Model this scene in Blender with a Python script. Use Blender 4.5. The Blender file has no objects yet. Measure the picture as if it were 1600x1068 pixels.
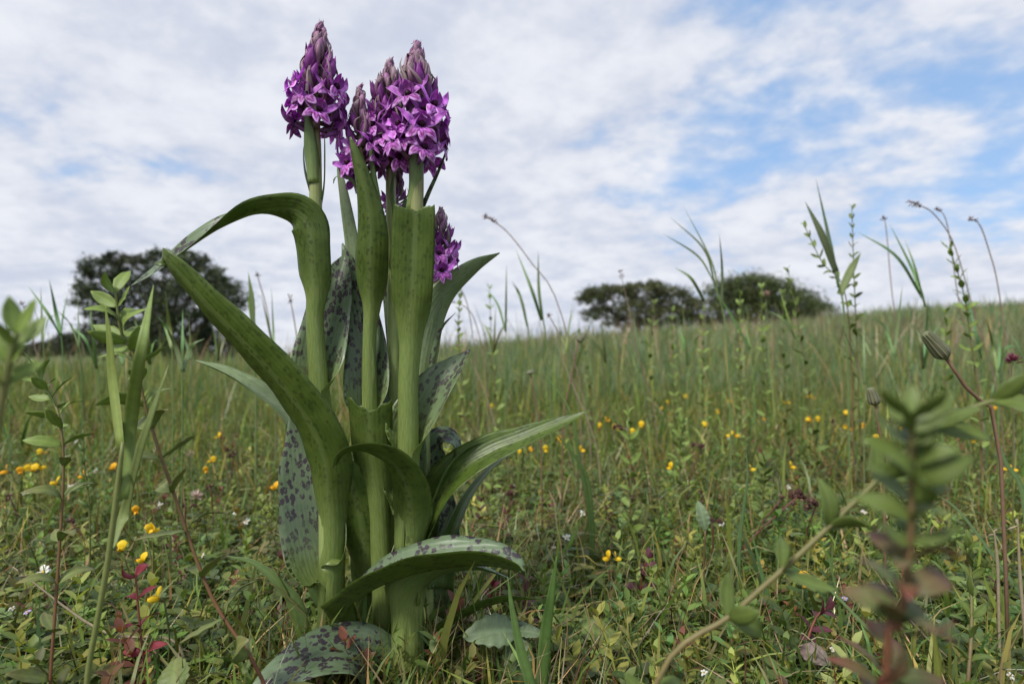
import bpy, math, random
import numpy as np
from mathutils import Vector, Matrix

random.seed(7)
rng = np.random.default_rng(11)
SC = bpy.context.scene
COL = SC.collection

# ------------------------------------------------------------------ camera
CAM_Z = 0.21
PITCH = math.radians(1.05)
FPX = 20.0 / 36.0 * 1600.0
cam_d = bpy.data.cameras.new('camera')
cam_d.lens = 20.0
cam_d.sensor_width = 36.0
cam_d.clip_start = 0.01
cam_d.clip_end = 3000.0
cam_d.dof.use_dof = True
cam_d.dof.focus_distance = 0.345
cam_d.dof.aperture_fstop = 8.0
cam = bpy.data.objects.new('camera', cam_d)
cam.location = (0, 0, CAM_Z)
cam.rotation_euler = (math.pi / 2 + PITCH, 0, 0)
COL.objects.link(cam)
SC.camera = cam

# ------------------------------------------------------------------ world: sky with a broken sheet of altocumulus
SUN_EL, SUN_ROT = math.radians(50), math.radians(218)
world = bpy.data.worlds.new('World')
SC.world = world
world.use_nodes = True
nt = world.node_tree
nt.nodes.clear()
def N(tree, kind, **kw):
    n = tree.nodes.new(kind)
    for k, v in kw.items():
        if k.startswith('i_'):
            n.inputs[k[2:].replace('_', ' ')].default_value = v
        else:
            setattr(n, k, v)
    return n
def math_node(tree, op, a=None, b=None, c=None, clamp=False):
    n = tree.nodes.new('ShaderNodeMath'); n.operation = op; n.use_clamp = clamp
    for i, v in enumerate((a, b, c)):
        if v is None: continue
        if isinstance(v, (int, float)): n.inputs[i].default_value = v
        else: tree.links.new(v, n.inputs[i])
    return n.outputs[0]
def mixcol(tree, fac, a, b, blend='MIX'):
    n = tree.nodes.new('ShaderNodeMix'); n.data_type = 'RGBA'; n.blend_type = blend
    for i, v in ((0, fac), (6, a), (7, b)):
        if isinstance(v, (int, float)): n.inputs[i].default_value = v
        elif isinstance(v, tuple): n.inputs[i].default_value = (*v[:3], 1)
        else: tree.links.new(v, n.inputs[i])
    return n.outputs[2]
def sstep(tree, v, lo, hi):
    n = tree.nodes.new('ShaderNodeMapRange'); n.interpolation_type = 'SMOOTHSTEP'
    tree.links.new(v, n.inputs[0]); n.inputs[1].default_value = lo; n.inputs[2].default_value = hi
    return n.outputs[0]
def build_world():
    t = nt
    out = N(t, 'ShaderNodeOutputWorld'); bg = N(t, 'ShaderNodeBackground')
    bg.inputs['Strength'].default_value = 0.1
    t.links.new(bg.outputs[0], out.inputs[0])
    sky = N(t, 'ShaderNodeTexSky', sky_type='NISHITA', sun_disc=False, sun_elevation=SUN_EL, sun_rotation=SUN_ROT)
    sky.air_density = 1.0; sky.dust_density = 0.6; sky.ozone_density = 1.5
    tc = N(t, 'ShaderNodeTexCoord')
    sep = N(t, 'ShaderNodeSeparateXYZ'); t.links.new(tc.outputs['Generated'], sep.inputs[0])
    z = math_node(t, 'MAXIMUM', sep.outputs[2], 0.0)
    den = math_node(t, 'ADD', z, 0.26)
    X = math_node(t, 'DIVIDE', sep.outputs[0], den)
    Y = math_node(t, 'DIVIDE', sep.outputs[1], den)
    cmb = N(t, 'ShaderNodeCombineXYZ'); t.links.new(X, cmb.inputs[0]); t.links.new(Y, cmb.inputs[1])
    def noise(scale, detail, rough, off, rot=0.0, sx=1.0, sy=1.0, dist=0.0):
        mp = N(t, 'ShaderNodeMapping'); t.links.new(cmb.outputs[0], mp.inputs[0])
        mp.inputs['Location'].default_value = off; mp.inputs['Rotation'].default_value = (0, 0, rot)
        mp.inputs['Scale'].default_value = (sx, sy, 1)
        n = N(t, 'ShaderNodeTexNoise'); t.links.new(mp.outputs[0], n.inputs['Vector'])
        n.inputs['Scale'].default_value = scale; n.inputs['Detail'].default_value = detail
        n.inputs['Roughness'].default_value = rough; n.inputs['Distortion'].default_value = dist
        return n.outputs[0]
    big = noise(1.1, 3, 0.5, (3.3, 1.7, 0))
    mid = noise(3.0, 4, 0.55, (8.1, 2.2, 0), rot=0.9, sx=1.0, sy=1.15, dist=0.2)
    puff = noise(9.0, 5, 0.6, (1.2, 6.4, 0), rot=0.9, sx=1.0, sy=1.1, dist=0.2)
    # more open sky drifting over to the right of the meadow, thicker on the left
    side = math_node(t, 'MULTIPLY', sstep(t, X, -0.7, 1.2), 0.15)
    cov = math_node(t, 'ADD', math_node(t, 'MULTIPLY', big, 0.44), math_node(t, 'MULTIPLY', mid, 0.38))
    cov = math_node(t, 'ADD', cov, math_node(t, 'MULTIPLY', puff, 0.18))
    cov = math_node(t, 'SUBTRACT', cov, math_node(t, 'SUBTRACT', side, 0.035))
    low = math_node(t, 'MULTIPLY', math_node(t, 'SUBTRACT', 1.0, sstep(t, sep.outputs[2], 0.02, 0.28)), 0.15)
    cov = math_node(t, 'ADD', cov, low)
    mask = sstep(t, cov, 0.325, 0.465)
    mask = math_node(t, 'ADD', math_node(t, 'MULTIPLY', mask, 0.86), 0.12)
    shade = math_node(t, 'ADD', math_node(t, 'MULTIPLY', mid, 0.6), math_node(t, 'MULTIPLY', puff, 0.4))
    shade = sstep(t, shade, 0.36, 0.64)
    cloud = mixcol(t, shade, (4.1, 4.4, 5.2), (5.6, 5.75, 6.15))
    blue = mixcol(t, 0.6, sky.outputs[0], (2.0, 3.7, 6.4))
    cl = mixcol(t, mask, blue, cloud)
    t.links.new(cl, bg.inputs['Color'])
build_world()

# ------------------------------------------------------------------ sun, softened by the cloud sheet
sun_d = bpy.data.lights.new('sun', 'SUN')
sun_d.energy = 2.4
sun_d.angle = math.radians(12)
sun_d.color = (1.0, 0.96, 0.9)
sun = bpy.data.objects.new('sun', sun_d)
sv = Vector((math.sin(SUN_ROT) * math.cos(SUN_EL), math.cos(SUN_ROT) * math.cos(SUN_EL), math.sin(SUN_EL)))
sun.rotation_euler = sv.to_track_quat('Z', 'Y').to_euler()
sun.location = (0, 0, 30)
COL.objects.link(sun)

SC.view_settings.view_transform = 'Standard'
SC.view_settings.look = 'None'
SC.view_settings.exposure = 0.6
SC.view_settings.gamma = 1.0
SC.view_settings.use_curve_mapping = False

# ------------------------------------------------------------------ helpers
FW = Vector((0, math.cos(PITCH), math.sin(PITCH)))
UP = Vector((0, -math.sin(PITCH), math.cos(PITCH)))
CAMV = Vector((0, 0, CAM_Z))
def P(px, py, d):
    return CAMV + FW * d + Vector((1, 0, 0)) * ((px - 800) / FPX * d) + UP * (-(py - 534) / FPX * d)

def sm(a, b, x):
    t = np.clip((x - a) / (b - a), 0, 1)
    return t * t * (3 - 2 * t)
def H(x, y):
    x = np.asarray(x, float); y = np.asarray(y, float)
    s = sm(0.9, 12.0, y)
    xl = 16 * np.tanh(x / 16)
    h = s * (0.15 + 0.088 * xl)
    h = h - 0.9 * sm(26, 90, y) * sm(-5, 20, x)
    und = 0.006 * np.sin(x * 9 + 1.3 * np.sin(y * 7)) * np.cos(y * 8 + x * 3) + 0.02 * np.sin(x * 1.7 + 2) * np.sin(y * 1.3) * sm(1, 3, y)
    return h + und
def ground_pt(px, py, h=0.0):
    """the point at height h above the turf that lies along this line of sight"""
    lo, hi = 0.05, 40.0
    def over(d):
        p = P(px, py, d)
        return p.z - (float(H(p.x, p.y)) + h)
    d = 0.1
    while d < hi:
        if over(d) <= 0: break
        d *= 1.02
    return P(px, py, d)

def obj(name, data, parent=None, **tags):
    o = bpy.data.objects.new(name, data)
    COL.objects.link(o)
    if parent is not None: o.parent = parent
    for k, v in tags.items():
        if v: o[k] = v
    return o
def thing(name, label, cat, loc=(0, 0, 0), group=None):
    o = obj(name, None, label=label, category=cat, group=group)
    o.location = loc
    o.empty_display_size = 0.01
    return o

class MB:
    """collects ribbons and tubes into one mesh"""
    def __init__(self, origin=(0, 0, 0)):
        self.v = []; self.f = []; self.uv = []; self.col = []; self.mi = []; self.o = Vector(origin)
        self.fuv = []
    def grid(self, rows, uvs, col, mi, flip=False, closed=False):
        b = len(self.v); n = len(rows); m = len(rows[0])
        for r in range(n):
            for c in range(m):
                self.v.append(Vector(rows[r][c]) - self.o); self.uv.append(uvs[r][c])
                self.col.append(col(r / (n - 1), c / max(1, m - 1)) if callable(col) else col)
        mm = m if closed else m - 1
        for r in range(n - 1):
            for c in range(mm):
                c2 = (c + 1) % m
                q = (b + r * m + c, b + r * m + c2, b + (r + 1) * m + c2, b + (r + 1) * m + c)
                self.f.append(q[::-1] if flip else q); self.mi.append(mi)
    def tube(self, pts, rad, sides=8, n=None, col=(1, 1, 1), mi=0, cap=True):
        pts = [Vector(p) for p in pts]
        if n is None: n = max(len(pts) * 4, 6)
        C, R = spline(np.array([tuple(p) for p in pts]), n), np.maximum(spline(np.array(rad, float)[:, None], n)[:, 0], 1e-5)
        T = np.gradient(C, axis=0); T /= np.linalg.norm(T, axis=1)[:, None] + 1e-12
        ref = np.array((0.31, 0.95, 0.05)) if abs(T[0] @ np.array((0.31, 0.95, 0.05))) < 0.9 else np.array((1.0, 0, 0))
        rows, uvs = [], []
        L = 0
        for i in range(n):
            a = ref - (ref @ T[i]) * T[i]; a /= np.linalg.norm(a) + 1e-12; bb = np.cross(T[i], a); ref = a
            if i: L += np.linalg.norm(C[i] - C[i - 1])
            rows.append([C[i] + R[i] * (math.cos(k * 2 * math.pi / sides) * a + math.sin(k * 2 * math.pi / sides) * bb) for k in range(sides)])
            uvs.append([(k / sides * 2 * math.pi * R[i] * 100, L * 100) for k in range(sides)])
        b = len(self.v)
        self.grid(rows, uvs, col, mi, closed=True)
        if cap:
            self.f.append(tuple(range(b, b + sides))[::-1]); self.mi.append(mi)
            e = b + (n - 1) * sides
            self.f.append(tuple(range(e, e + sides))); self.mi.append(mi)
    def ribbon(self, pos, width, norm, theta, n=24, m=5, thick=0.00045, top=0, bot=1, crease=0.0, wav=0.014, notch=0.0, col=(1, 1, 1), ph=0.0, rag=0.0):
        """a leaf or petal: two skins joined at the margin. norm = upper side, theta = how far it wraps (degrees)"""
        K = len(pos)
        C = spline(np.array([tuple(p) for p in pos]), n)
        W = np.maximum(spline(np.array(width, float)[:, None], n)[:, 0], 2e-4)
        NN = spline(np.array([tuple(v) for v in norm], float), n)
        TH = np.radians(spline(np.array(theta, float)[:, None], n)[:, 0])
        CR = np.full(n, float(crease)) if not hasattr(crease, '__len__') else spline(np.array(crease, float)[:, None], n)[:, 0]
        T = np.gradient(C, axis=0); T /= np.linalg.norm(T, axis=1)[:, None] + 1e-12
        NN = NN - (NN * T).sum(1)[:, None] * T; NN /= np.linalg.norm(NN, axis=1)[:, None] + 1e-12
        S = np.cross(T, NN)
        L = np.concatenate(([0], np.cumsum(np.linalg.norm(np.diff(C, axis=0), axis=1))))
        M = 2 * m + 1
        ss = np.linspace(-1, 1, M)
        rt, rb, uv = [], [], []
        for i in range(n):
            a = ss * TH[i] / 2; w = W[i]
            if abs(TH[i]) < 1e-3: x = ss * w / 2; zz = 0 * ss
            else:
                R = w / TH[i]; x = R * np.sin(a); zz = R * (1 - np.cos(a))
            q = np.abs(ss)
            zz = zz + CR[i] * q * w / 2
            zz = zz + wav * w * q ** 2 * np.sin(L[i] * 190 + ph + 1.6 * (ss > 0))
            sh = notch * (q - 1) * (i / (n - 1)) ** 6
            if rag: sh = sh + rag * (i / (n - 1)) ** 8 * np.sin(ss * 9 + ph) * 0.5 + rag * (i / (n - 1)) ** 8 * np.sin(ss * 23 + ph) * 0.4
            t = thick * (1 - 0.75 * q ** 3) * 0.5 * min(1, 0.12 + 5 * min(i, n - 1 - i) / n)
            base = C[i] + np.outer(x, S[i]) + np.outer(zz, NN[i]) + np.outer(sh * np.ones(M), T[i])
            dn = np.outer(np.cos(a), NN[i]) - np.outer(np.sin(a), S[i])
            rt.append(base + dn * t[:, None]); rb.append(base - dn * t[:, None])
            uv.append([(s * w / 2 * 100, L[i] * 100) for s in ss])
        self.grid(rt, uv, col, top, flip=True)
        b1 = len(self.v) - n * M
        self.grid(rb, uv, col, bot)
        b2 = len(self.v) - n * M
        loop = [(0, c) for c in range(M)] + [(r, M - 1) for r in range(1, n)] + [(n - 1, c) for c in range(M - 2, -1, -1)] + [(r, 0) for r in range(n - 2, 0, -1)]
        for k in range(len(loop)):
            (r0, c0), (r1, c1) = loop[k], loop[(k + 1) % len(loop)]
            self.f.append((b1 + r0 * M + c0, b1 + r1 * M + c1, b2 + r1 * M + c1, b2 + r0 * M + c0)); self.mi.append(bot)
    def mesh(self, name, mats):
        me = bpy.data.meshes.new(name)
        me.from_pydata([tuple(v) for v in self.v], [], self.f)
        for m in mats: me.materials.append(m)
        me.polygons.foreach_set('material_index', self.mi)
        me.polygons.foreach_set('use_smooth', [True] * len(self.f))
        uvl = me.uv_layers.new(name='UVMap')
        vi = np.empty(len(me.loops), np.int32); me.loops.foreach_get('vertex_index', vi)
        uvl.data.foreach_set('uv', np.array(self.uv, np.float32)[vi].ravel())
        ca = me.color_attributes.new('Col', 'FLOAT_COLOR', 'POINT')
        c4 = np.ones((len(self.v), 4), np.float32); c4[:, :3] = np.array(self.col, np.float32)
        ca.data.foreach_set('color', c4.ravel())
        me.update()
        return me
    def build(self, name, mats, parent=None, **tags):
        o = obj(name, self.mesh(name, mats), None, **tags)
        o.location = self.o
        if parent is not None:
            o.parent = parent
            o.location = self.o - parent.location
        return o

def spline(A, n):
    """centripetal-ish Catmull-Rom through the rows of A, n samples"""
    A = np.asarray(A, float); K = len(A)
    if K == 2: return A[0] + (A[1] - A[0]) * np.linspace(0, 1, n)[:, None]
    E = np.vstack((2 * A[0] - A[1], A, 2 * A[-1] - A[-2]))
    t = np.linspace(0, K - 1 - 1e-9, n); i = t.astype(int); u = (t - i)[:, None]
    p0, p1, p2, p3 = E[i], E[i + 1], E[i + 2], E[i + 3]
    return 0.5 * (2 * p1 + (p2 - p0) * u + (2 * p0 - 5 * p1 + 4 * p2 - p3) * u ** 2 + (3 * p1 - p0 - 3 * p2 + p3) * u ** 3)

# ------------------------------------------------------------------ materials
def base_mat(name):
    m = bpy.data.materials.new(name); m.use_nodes = True
    t = m.node_tree; t.nodes.clear()
    out = t.nodes.new('ShaderNodeOutputMaterial')
    return m, t, out
def leafy(t, out, color, rough=0.5, trans=0.3, spec=0.4, bump=None, tcol=None):
    pb = t.nodes.new('ShaderNodeBsdfPrincipled')
    pb.inputs['Roughness'].default_value = rough
    pb.inputs['Specular IOR Level'].default_value = spec
    tr = t.nodes.new('ShaderNodeBsdfTranslucent')
    mx = t.nodes.new('ShaderNodeMixShader'); mx.inputs[0].default_value = trans
    if isinstance(color, tuple):
        pb.inputs['Base Color'].default_value = (*color, 1); tr.inputs[0].default_value = (*color, 1)
    else:
        t.links.new(color, pb.inputs['Base Color'])
        g = mixcol(t, 1.0, color, tcol or (1.25, 1.3, 0.6), 'MULTIPLY')
        t.links.new(g, tr.inputs[0])
    if bump is not None:
        b = t.nodes.new('ShaderNodeBump'); b.inputs['Strength'].default_value = bump[1]; b.inputs['Distance'].default_value = bump[2]
        t.links.new(bump[0], b.inputs['Height']); t.links.new(b.outputs[0], pb.inputs['Normal'])
    t.links.new(pb.outputs[0], mx.inputs[1]); t.links.new(tr.outputs[0], mx.inputs[2])
    t.links.new(mx.outputs[0], out.inputs[0])
def tex_noise(t, vec, scale, detail=3, rough=0.55):
    n = t.nodes.new('ShaderNodeTexNoise'); n.inputs['Scale'].default_value = scale
    n.inputs['Detail'].default_value = detail; n.inputs['Roughness'].default_value = rough
    if vec is not None: t.links.new(vec, n.inputs['Vector'])
    return n.outputs[0]
def col_attr(t):
    a = t.nodes.new('ShaderNodeAttribute'); a.attribute_name = 'Col'
    return a.outputs['Color']
def attr_mat(name, rough=0.55, trans=0.3, spec=0.35, var=0.35, vscale=60.0, tcol=None):
    """colour per plant from the mesh, fine mottling from noise"""
    m, t, out = base_mat(name)
    geo = t.nodes.new('ShaderNodeNewGeometry')
    nz = tex_noise(t, geo.outputs['Position'], vscale, 3)
    f = math_node(t, 'ADD', math_node(t, 'MULTIPLY', nz, 2 * var), 1 - var)
    cmb = t.nodes.new('ShaderNodeCombineXYZ')
    for i in range(3): t.links.new(f, cmb.inputs[i])
    c = mixcol(t, 1.0, col_attr(t), cmb.outputs[0], 'MULTIPLY')
    leafy(t, out, c, rough, trans, spec, tcol=tcol)
    return m
def orchid_leaf_mat(name, base, base2, spot, spot_scale, spot_amt, mid, rough=0.36, trans=0.22, lo=0.2, hi=0.34):
    m, t, out = base_mat(name)
    uv = t.nodes.new('ShaderNodeUVMap'); uv.uv_map = 'UVMap'
    sep = t.nodes.new('ShaderNodeSeparateXYZ'); t.links.new(uv.outputs[0], sep.inputs[0])
    nz = tex_noise(t, uv.outputs[0], 1.1, 4)
    c = mixcol(t, sstep(t, nz, 0.3, 0.7), base, base2)
    # lengthwise veins
    vx = math_node(t, 'MULTIPLY', sep.outputs[0], 26.0)
    vein = math_node(t, 'SINE', vx)
    veinf = math_node(t, 'MULTIPLY', sstep(t, vein, 0.2, 1.0), 0.16)
    c = mixcol(t, veinf, c, tuple(min(1, b * 1.7) for b in base))
    mp = t.nodes.new('ShaderNodeMapping'); mp.inputs['Scale'].default_value = (9.0, 0.9, 1)
    t.links.new(uv.outputs[0], mp.inputs[0])
    stre = tex_noise(t, mp.outputs[0], 1.5, 3)
    c = mixcol(t, math_node(t, 'MULTIPLY', sstep(t, stre, 0.45, 0.75), 0.25), c, tuple(b * 0.55 for b in base))
    # midrib
    ab = math_node(t, 'ABSOLUTE', sep.outputs[0])
    mr = math_node(t, 'SUBTRACT', 1.0, sstep(t, ab, 0.04, 0.30))
    c = mixcol(t, math_node(t, 'MULTIPLY', mr, 0.45), c, mid)
    # ring-shaped purple marks, broken up
    jit = t.nodes.new('ShaderNodeTexNoise'); jit.inputs['Scale'].default_value = 5.0; jit.inputs['Detail'].default_value = 3.0; t.links.new(uv.outputs[0], jit.inputs['Vector'])
    va = t.nodes.new('ShaderNodeVectorMath'); va.operation = 'MULTIPLY_ADD'
    va.inputs[1].default_value = (0.38, 0.38, 0); t.links.new(jit.outputs['Color'], va.inputs[0]); t.links.new(uv.outputs[0], va.inputs[2])
    mp2 = t.nodes.new('ShaderNodeMapping'); mp2.inputs['Scale'].default_value = (spot_scale * 1.25, spot_scale * 0.75, 1)
    t.links.new(va.outputs[0], mp2.inputs[0])
    vo = t.nodes.new('ShaderNodeTexVoronoi'); vo.inputs['Scale'].default_value = 1.0; vo.inputs['Randomness'].default_value = 0.85
    t.links.new(mp2.outputs[0], vo.inputs['Vector'])
    d = vo.outputs['Distance']
    outer = math_node(t, 'SUBTRACT', 1.0, sstep(t, d, hi - 0.04, hi + 0.10))
    inner = math_node(t, 'ADD', math_node(t, 'MULTIPLY', sstep(t, d, lo - 0.14, lo), 0.55), 0.45)
    sc = t.nodes.new('ShaderNodeSeparateColor'); t.links.new(vo.outputs['Color'], sc.inputs[0])
    on = sstep(t, sc.outputs[0], 0.06, 0.16)
    s = math_node(t, 'MULTIPLY', math_node(t, 'MULTIPLY', outer, inner), on)
    s = math_node(t, 'MULTIPLY', s, spot_amt)
    c = mixcol(t, s, c, spot)
    # specks and scuffs
    wear = tex_noise(t, uv.outputs[0], 7.0, 5, 0.7)
    c = mixcol(t, math_node(t, 'MULTIPLY', sstep(t, wear, 0.62, 0.72), 0.55), c, (0.13, 0.10, 0.045))
    # the clasping base is as pale as the stem
    sh = t.nodes.new('ShaderNodeSeparateColor'); t.links.new(col_attr(t), sh.inputs[0])
    c = mixcol(t, sh.outputs[0], c, mixcol(t, sstep(t, stre, 0.35, 0.7), (0.30, 0.38, 0.12), (0.22, 0.30, 0.075)))
    hgt = math_node(t, 'ADD', math_node(t, 'MULTIPLY', vein, 0.5), math_node(t, 'MULTIPLY', stre, 1.2))
    leafy(t, out, c, rough, trans, 0.45, bump=(hgt, 0.32, 0.00025))
    return m

M_UNDER = orchid_leaf_mat('orchid_leaf_underside', (0.088, 0.145, 0.022), (0.135, 0.20, 0.036), (0.035, 0.05, 0.014), 3.2, 0.5, (0.24, 0.31, 0.11), trans=0.42)
M_UPPER = orchid_leaf_mat('orchid_leaf_upper_side', (0.125, 0.185, 0.09), (0.165, 0.225, 0.13), (0.042, 0.022, 0.042), 2.9, 0.92, (0.17, 0.22, 0.13), trans=0.16, lo=0.26, hi=0.45)
M_PALE = orchid_leaf_mat('orchid_leaf_pale_side', (0.19, 0.26, 0.12), (0.23, 0.30, 0.15), (0.06, 0.08, 0.04), 3.0, 0.25, (0.27, 0.34, 0.19))
M_PLAIN = orchid_leaf_mat('orchid_leaf_plain_side', (0.085, 0.15, 0.035), (0.12, 0.19, 0.055), (0.05, 0.07, 0.03), 2.6, 0.2, (0.19, 0.27, 0.11))

def stem_mat(name, a, b, streak):
    m, t, out = base_mat(name)
    uv = t.nodes.new('ShaderNodeUVMap'); uv.uv_map = 'UVMap'
    mp = t.nodes.new('ShaderNodeMapping'); mp.inputs['Scale'].default_value = (9, 0.5, 1); t.links.new(uv.outputs[0], mp.inputs[0])
    n1 = tex_noise(t, mp.outputs[0], 1.4, 4); n2 = tex_noise(t, uv.outputs[0], 0.6, 3)
    c = mixcol(t, sstep(t, n2, 0.3, 0.7), a, b)
    c = mixcol(t, math_node(t, 'MULTIPLY', sstep(t, n1, 0.45, 0.7), 0.5), c, streak)
    c = mixcol(t, 1.0, c, col_attr(t), 'MULTIPLY')
    leafy(t, out, c, 0.4, 0.12, 0.45, bump=(n1, 0.5, 0.0003))
    return m
M_STEM = stem_mat('orchid_stem', (0.32, 0.40, 0.13), (0.38, 0.46, 0.17), (0.20, 0.28, 0.07))
M_ATTR = attr_mat('plant_tissue', 0.5, 0.25, 0.4, 0.25, 300.0)
M_DRY = attr_mat('dry_plant_tissue', 0.8, 0.12, 0.2, 0.35, 500.0)

def petal_mat():
    m, t, out = base_mat('orchid_petal')
    tc = t.nodes.new('ShaderNodeTexCoord')
    nz = tex_noise(t, tc.outputs['Object'], 900.0, 3)
    vo = t.nodes.new('ShaderNodeTexVoronoi'); vo.inputs['Scale'].default_value = 520; t.links.new(tc.outputs['Object'], vo.inputs['Vector'])
    mk = math_node(t, 'MULTIPLY', sstep(t, vo.outputs['Distance'], 0.5, 0.75), 0.3)
    c = mixcol(t, mk, col_attr(t), (0.16, 0.015, 0.15))
    oi = t.nodes.new('ShaderNodeObjectInfo')
    f = math_node(t, 'ADD', math_node(t, 'MULTIPLY', nz, 0.5), math_node(t, 'ADD', math_node(t, 'MULTIPLY', oi.outputs['Random'], 0.65), 0.5))
    cmb = t.nodes.new('ShaderNodeCombineXYZ')
    for i in range(3): t.links.new(f, cmb.inputs[i])
    c = mixcol(t, 1.0, c, cmb.outputs[0], 'MULTIPLY')
    leafy(t, out, c, 0.5, 0.3, 0.3, bump=(nz, 0.4, 0.0002), tcol=(1.2, 0.7, 1.3))
    return m
M_PETAL = petal_mat()
M_YELLOW = attr_mat('yellow_petal', 0.5, 0.3, 0.3, 0.15, 400.0, tcol=(1.1, 1.0, 0.6))

# ------------------------------------------------------------------ ground sheet
def build_ground():
    u = np.linspace(-1, 1, 261)
    xs = np.sinh(u * 8.2) / np.sinh(8.2) * 700
    v = np.linspace(-0.30, 1, 221)
    ys = np.sinh(v * 8.2) / np.sinh(8.2) * 900
    X, Y = np.meshgrid(xs, ys)
    Z = H(X, Y)
    V = np.stack((X, Y, Z), -1).reshape(-1, 3)
    r, c = np.meshgrid(np.arange(len(ys) - 1), np.arange(len(xs) - 1), indexing='ij')
    a = (r * len(xs) + c).ravel()
    F = np.stack((a, a + 1, a + 1 + len(xs), a + len(xs)), 1)
    m, t, out = base_mat('soil_and_moss')
    geo = t.nodes.new('ShaderNodeNewGeometry')
    n1 = tex_noise(t, geo.outputs['Position'], 9.0, 5); n2 = tex_noise(t, geo.outputs['Position'], 120.0, 4); n3 = tex_noise(t, geo.outputs['Position'], 0.8, 3)
    c1 = mixcol(t, sstep(t, n1, 0.38, 0.62), (0.05, 0.04, 0.022), (0.07, 0.095, 0.025))
    c1 = mixcol(t, sstep(t, n2, 0.35, 0.7), c1, (0.12, 0.11, 0.06))
    sp = t.nodes.new('ShaderNodeSeparateXYZ'); t.links.new(geo.outputs['Position'], sp.inputs[0])
    far = mixcol(t, sstep(t, n3, 0.3, 0.7), (0.10, 0.13, 0.05), (0.13, 0.15, 0.065))
    c1 = mixcol(t, sstep(t, sp.outputs[1], 1.5, 6.0), c1, far)
    leafy(t, out, c1, 0.9, 0.0, 0.1, bump=(n2, 0.8, 0.01))
    mesh_from_arrays('ground', V, F, None, [m], kind='structure')

def mesh_from_arrays(name, V, F, C, mats, smooth=True, **tags):
    me = bpy.data.meshes.new(name)
    k = F.shape[1]
    me.vertices.add(len(V)); me.vertices.foreach_set('co', np.ascontiguousarray(V, np.float32).ravel())
    me.loops.add(F.size); me.loops.foreach_set('vertex_index', np.ascontiguousarray(F, np.int32).ravel())
    me.polygons.add(len(F)); me.polygons.foreach_set('loop_start', np.arange(0, F.size, k, dtype=np.int32))
    me.polygons.foreach_set('use_smooth', np.full(len(F), smooth))
    for m in mats: me.materials.append(m)
    if C is not None:
        ca = me.color_attributes.new('Col', 'FLOAT_COLOR', 'POINT')
        c4 = np.ones((len(V), 4), np.float32); c4[:, :3] = C
        ca.data.foreach_set('color', c4.ravel())
    me.update(calc_edges=True)
    return obj(name, me, None, **tags)

build_ground()

# ------------------------------------------------------------------ ground cover prototypes (unit size, root at the origin)
def strip(path, wid, tw=0.0, ref=(0, 1, 0)):
    """flat blade along a path: verts, quads"""
    p = np.array(path, float); n = len(p)
    T = np.gradient(p, axis=0); T /= np.linalg.norm(T, axis=1)[:, None] + 1e-9
    S = np.cross(T, np.cross(np.array(ref, float), T)); S /= np.linalg.norm(S, axis=1)[:, None] + 1e-9
    B = np.cross(T, S)
    a = np.linspace(0, tw, n)[:, None]
    S = S * np.cos(a) + B * np.sin(a)
    w = np.array(wid, float)[:, None] / 2
    V = np.empty((2 * n, 3)); V[0::2] = p - S * w; V[1::2] = p + S * w
    F = np.array([(2 * i, 2 * i + 1, 2 * i + 3, 2 * i + 2) for i in range(n - 1)])
    return V, F
def joinp(parts):
    V, F, b = [], [], 0
    for v, f in parts:
        V.append(v); F.append(f + b); b += len(v)
    return np.vstack(V), np.vstack(F)
def blade(bend, tw, seg=4, w=0.03, droop=0.0):
    t = np.linspace(0, 1, seg + 1)
    ang = bend * t ** 1.5
    x = np.cumsum(np.sin(ang)) / (seg + 1); z = np.cumsum(np.cos(ang)) / (seg + 1)
    x -= x[0]; z -= z[0]
    wd = w * np.array([0.8, 1.0, 0.85, 0.55, 0.05] if seg == 4 else [0.9, 0.9, 0.5, 0.05])
    return strip(np.stack((x, 0 * x, z), 1), wd, tw)
def feather(seed):
    r = np.random.default_rng(seed); parts = []
    t = np.linspace(0, 1, 4); b = r.uniform(0.5, 1.5)
    path = np.stack((np.sin(b * t) / b, 0 * t, (1 - np.cos(b * t)) / b * -0.3 + 0.55 * t), 1)
    parts.append(strip(path, [0.02, 0.02, 0.015, 0.01]))
    for k in range(8):
        u = 0.15 + 0.85 * k / 8; q = spline(path, 60)[int(u * 59)]
        L = 0.26 * math.sin(math.pi * min(1, u * 0.85 + 0.12)) + 0.04
        for s in (-1, 1):
            e = q + np.array((L * 0.55, s * L, r.uniform(0.0, 0.14)))
            mdl = (q + e) / 2 + np.array((0, 0, 0.03))
            parts.append(strip([q, mdl, e], [0.035, 0.06, 0.01], ref=(1, 0, 0.2)))
    return joinp(parts)
def leaflet(c, d, L, w, up):
    """folded ovate leaflet: 4 quads"""
    c, d, up = (np.array(a, float) for a in (c, d, up)); d /= np.linalg.norm(d); s = np.cross(up, d); s /= np.linalg.norm(s) + 1e-9; up = np.cross(d, s)
    V = []
    for u, ww in ((0, 0.12), (0.35, 0.9), (0.7, 0.85), (1, 0.1)):
        m = c + d * L * u + up * (-0.12 * L * u * u)
        V += [m - s * w / 2 * ww + up * w * 0.12 * ww, m, m + s * w / 2 * ww + up * w * 0.12 * ww]
    F = []
    for i in range(3):
        b = 3 * i
        F += [(b, b + 1, b + 4, b + 3), (b + 1, b + 2, b + 5, b + 4)]
    return np.array(V), np.array(F)
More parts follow.
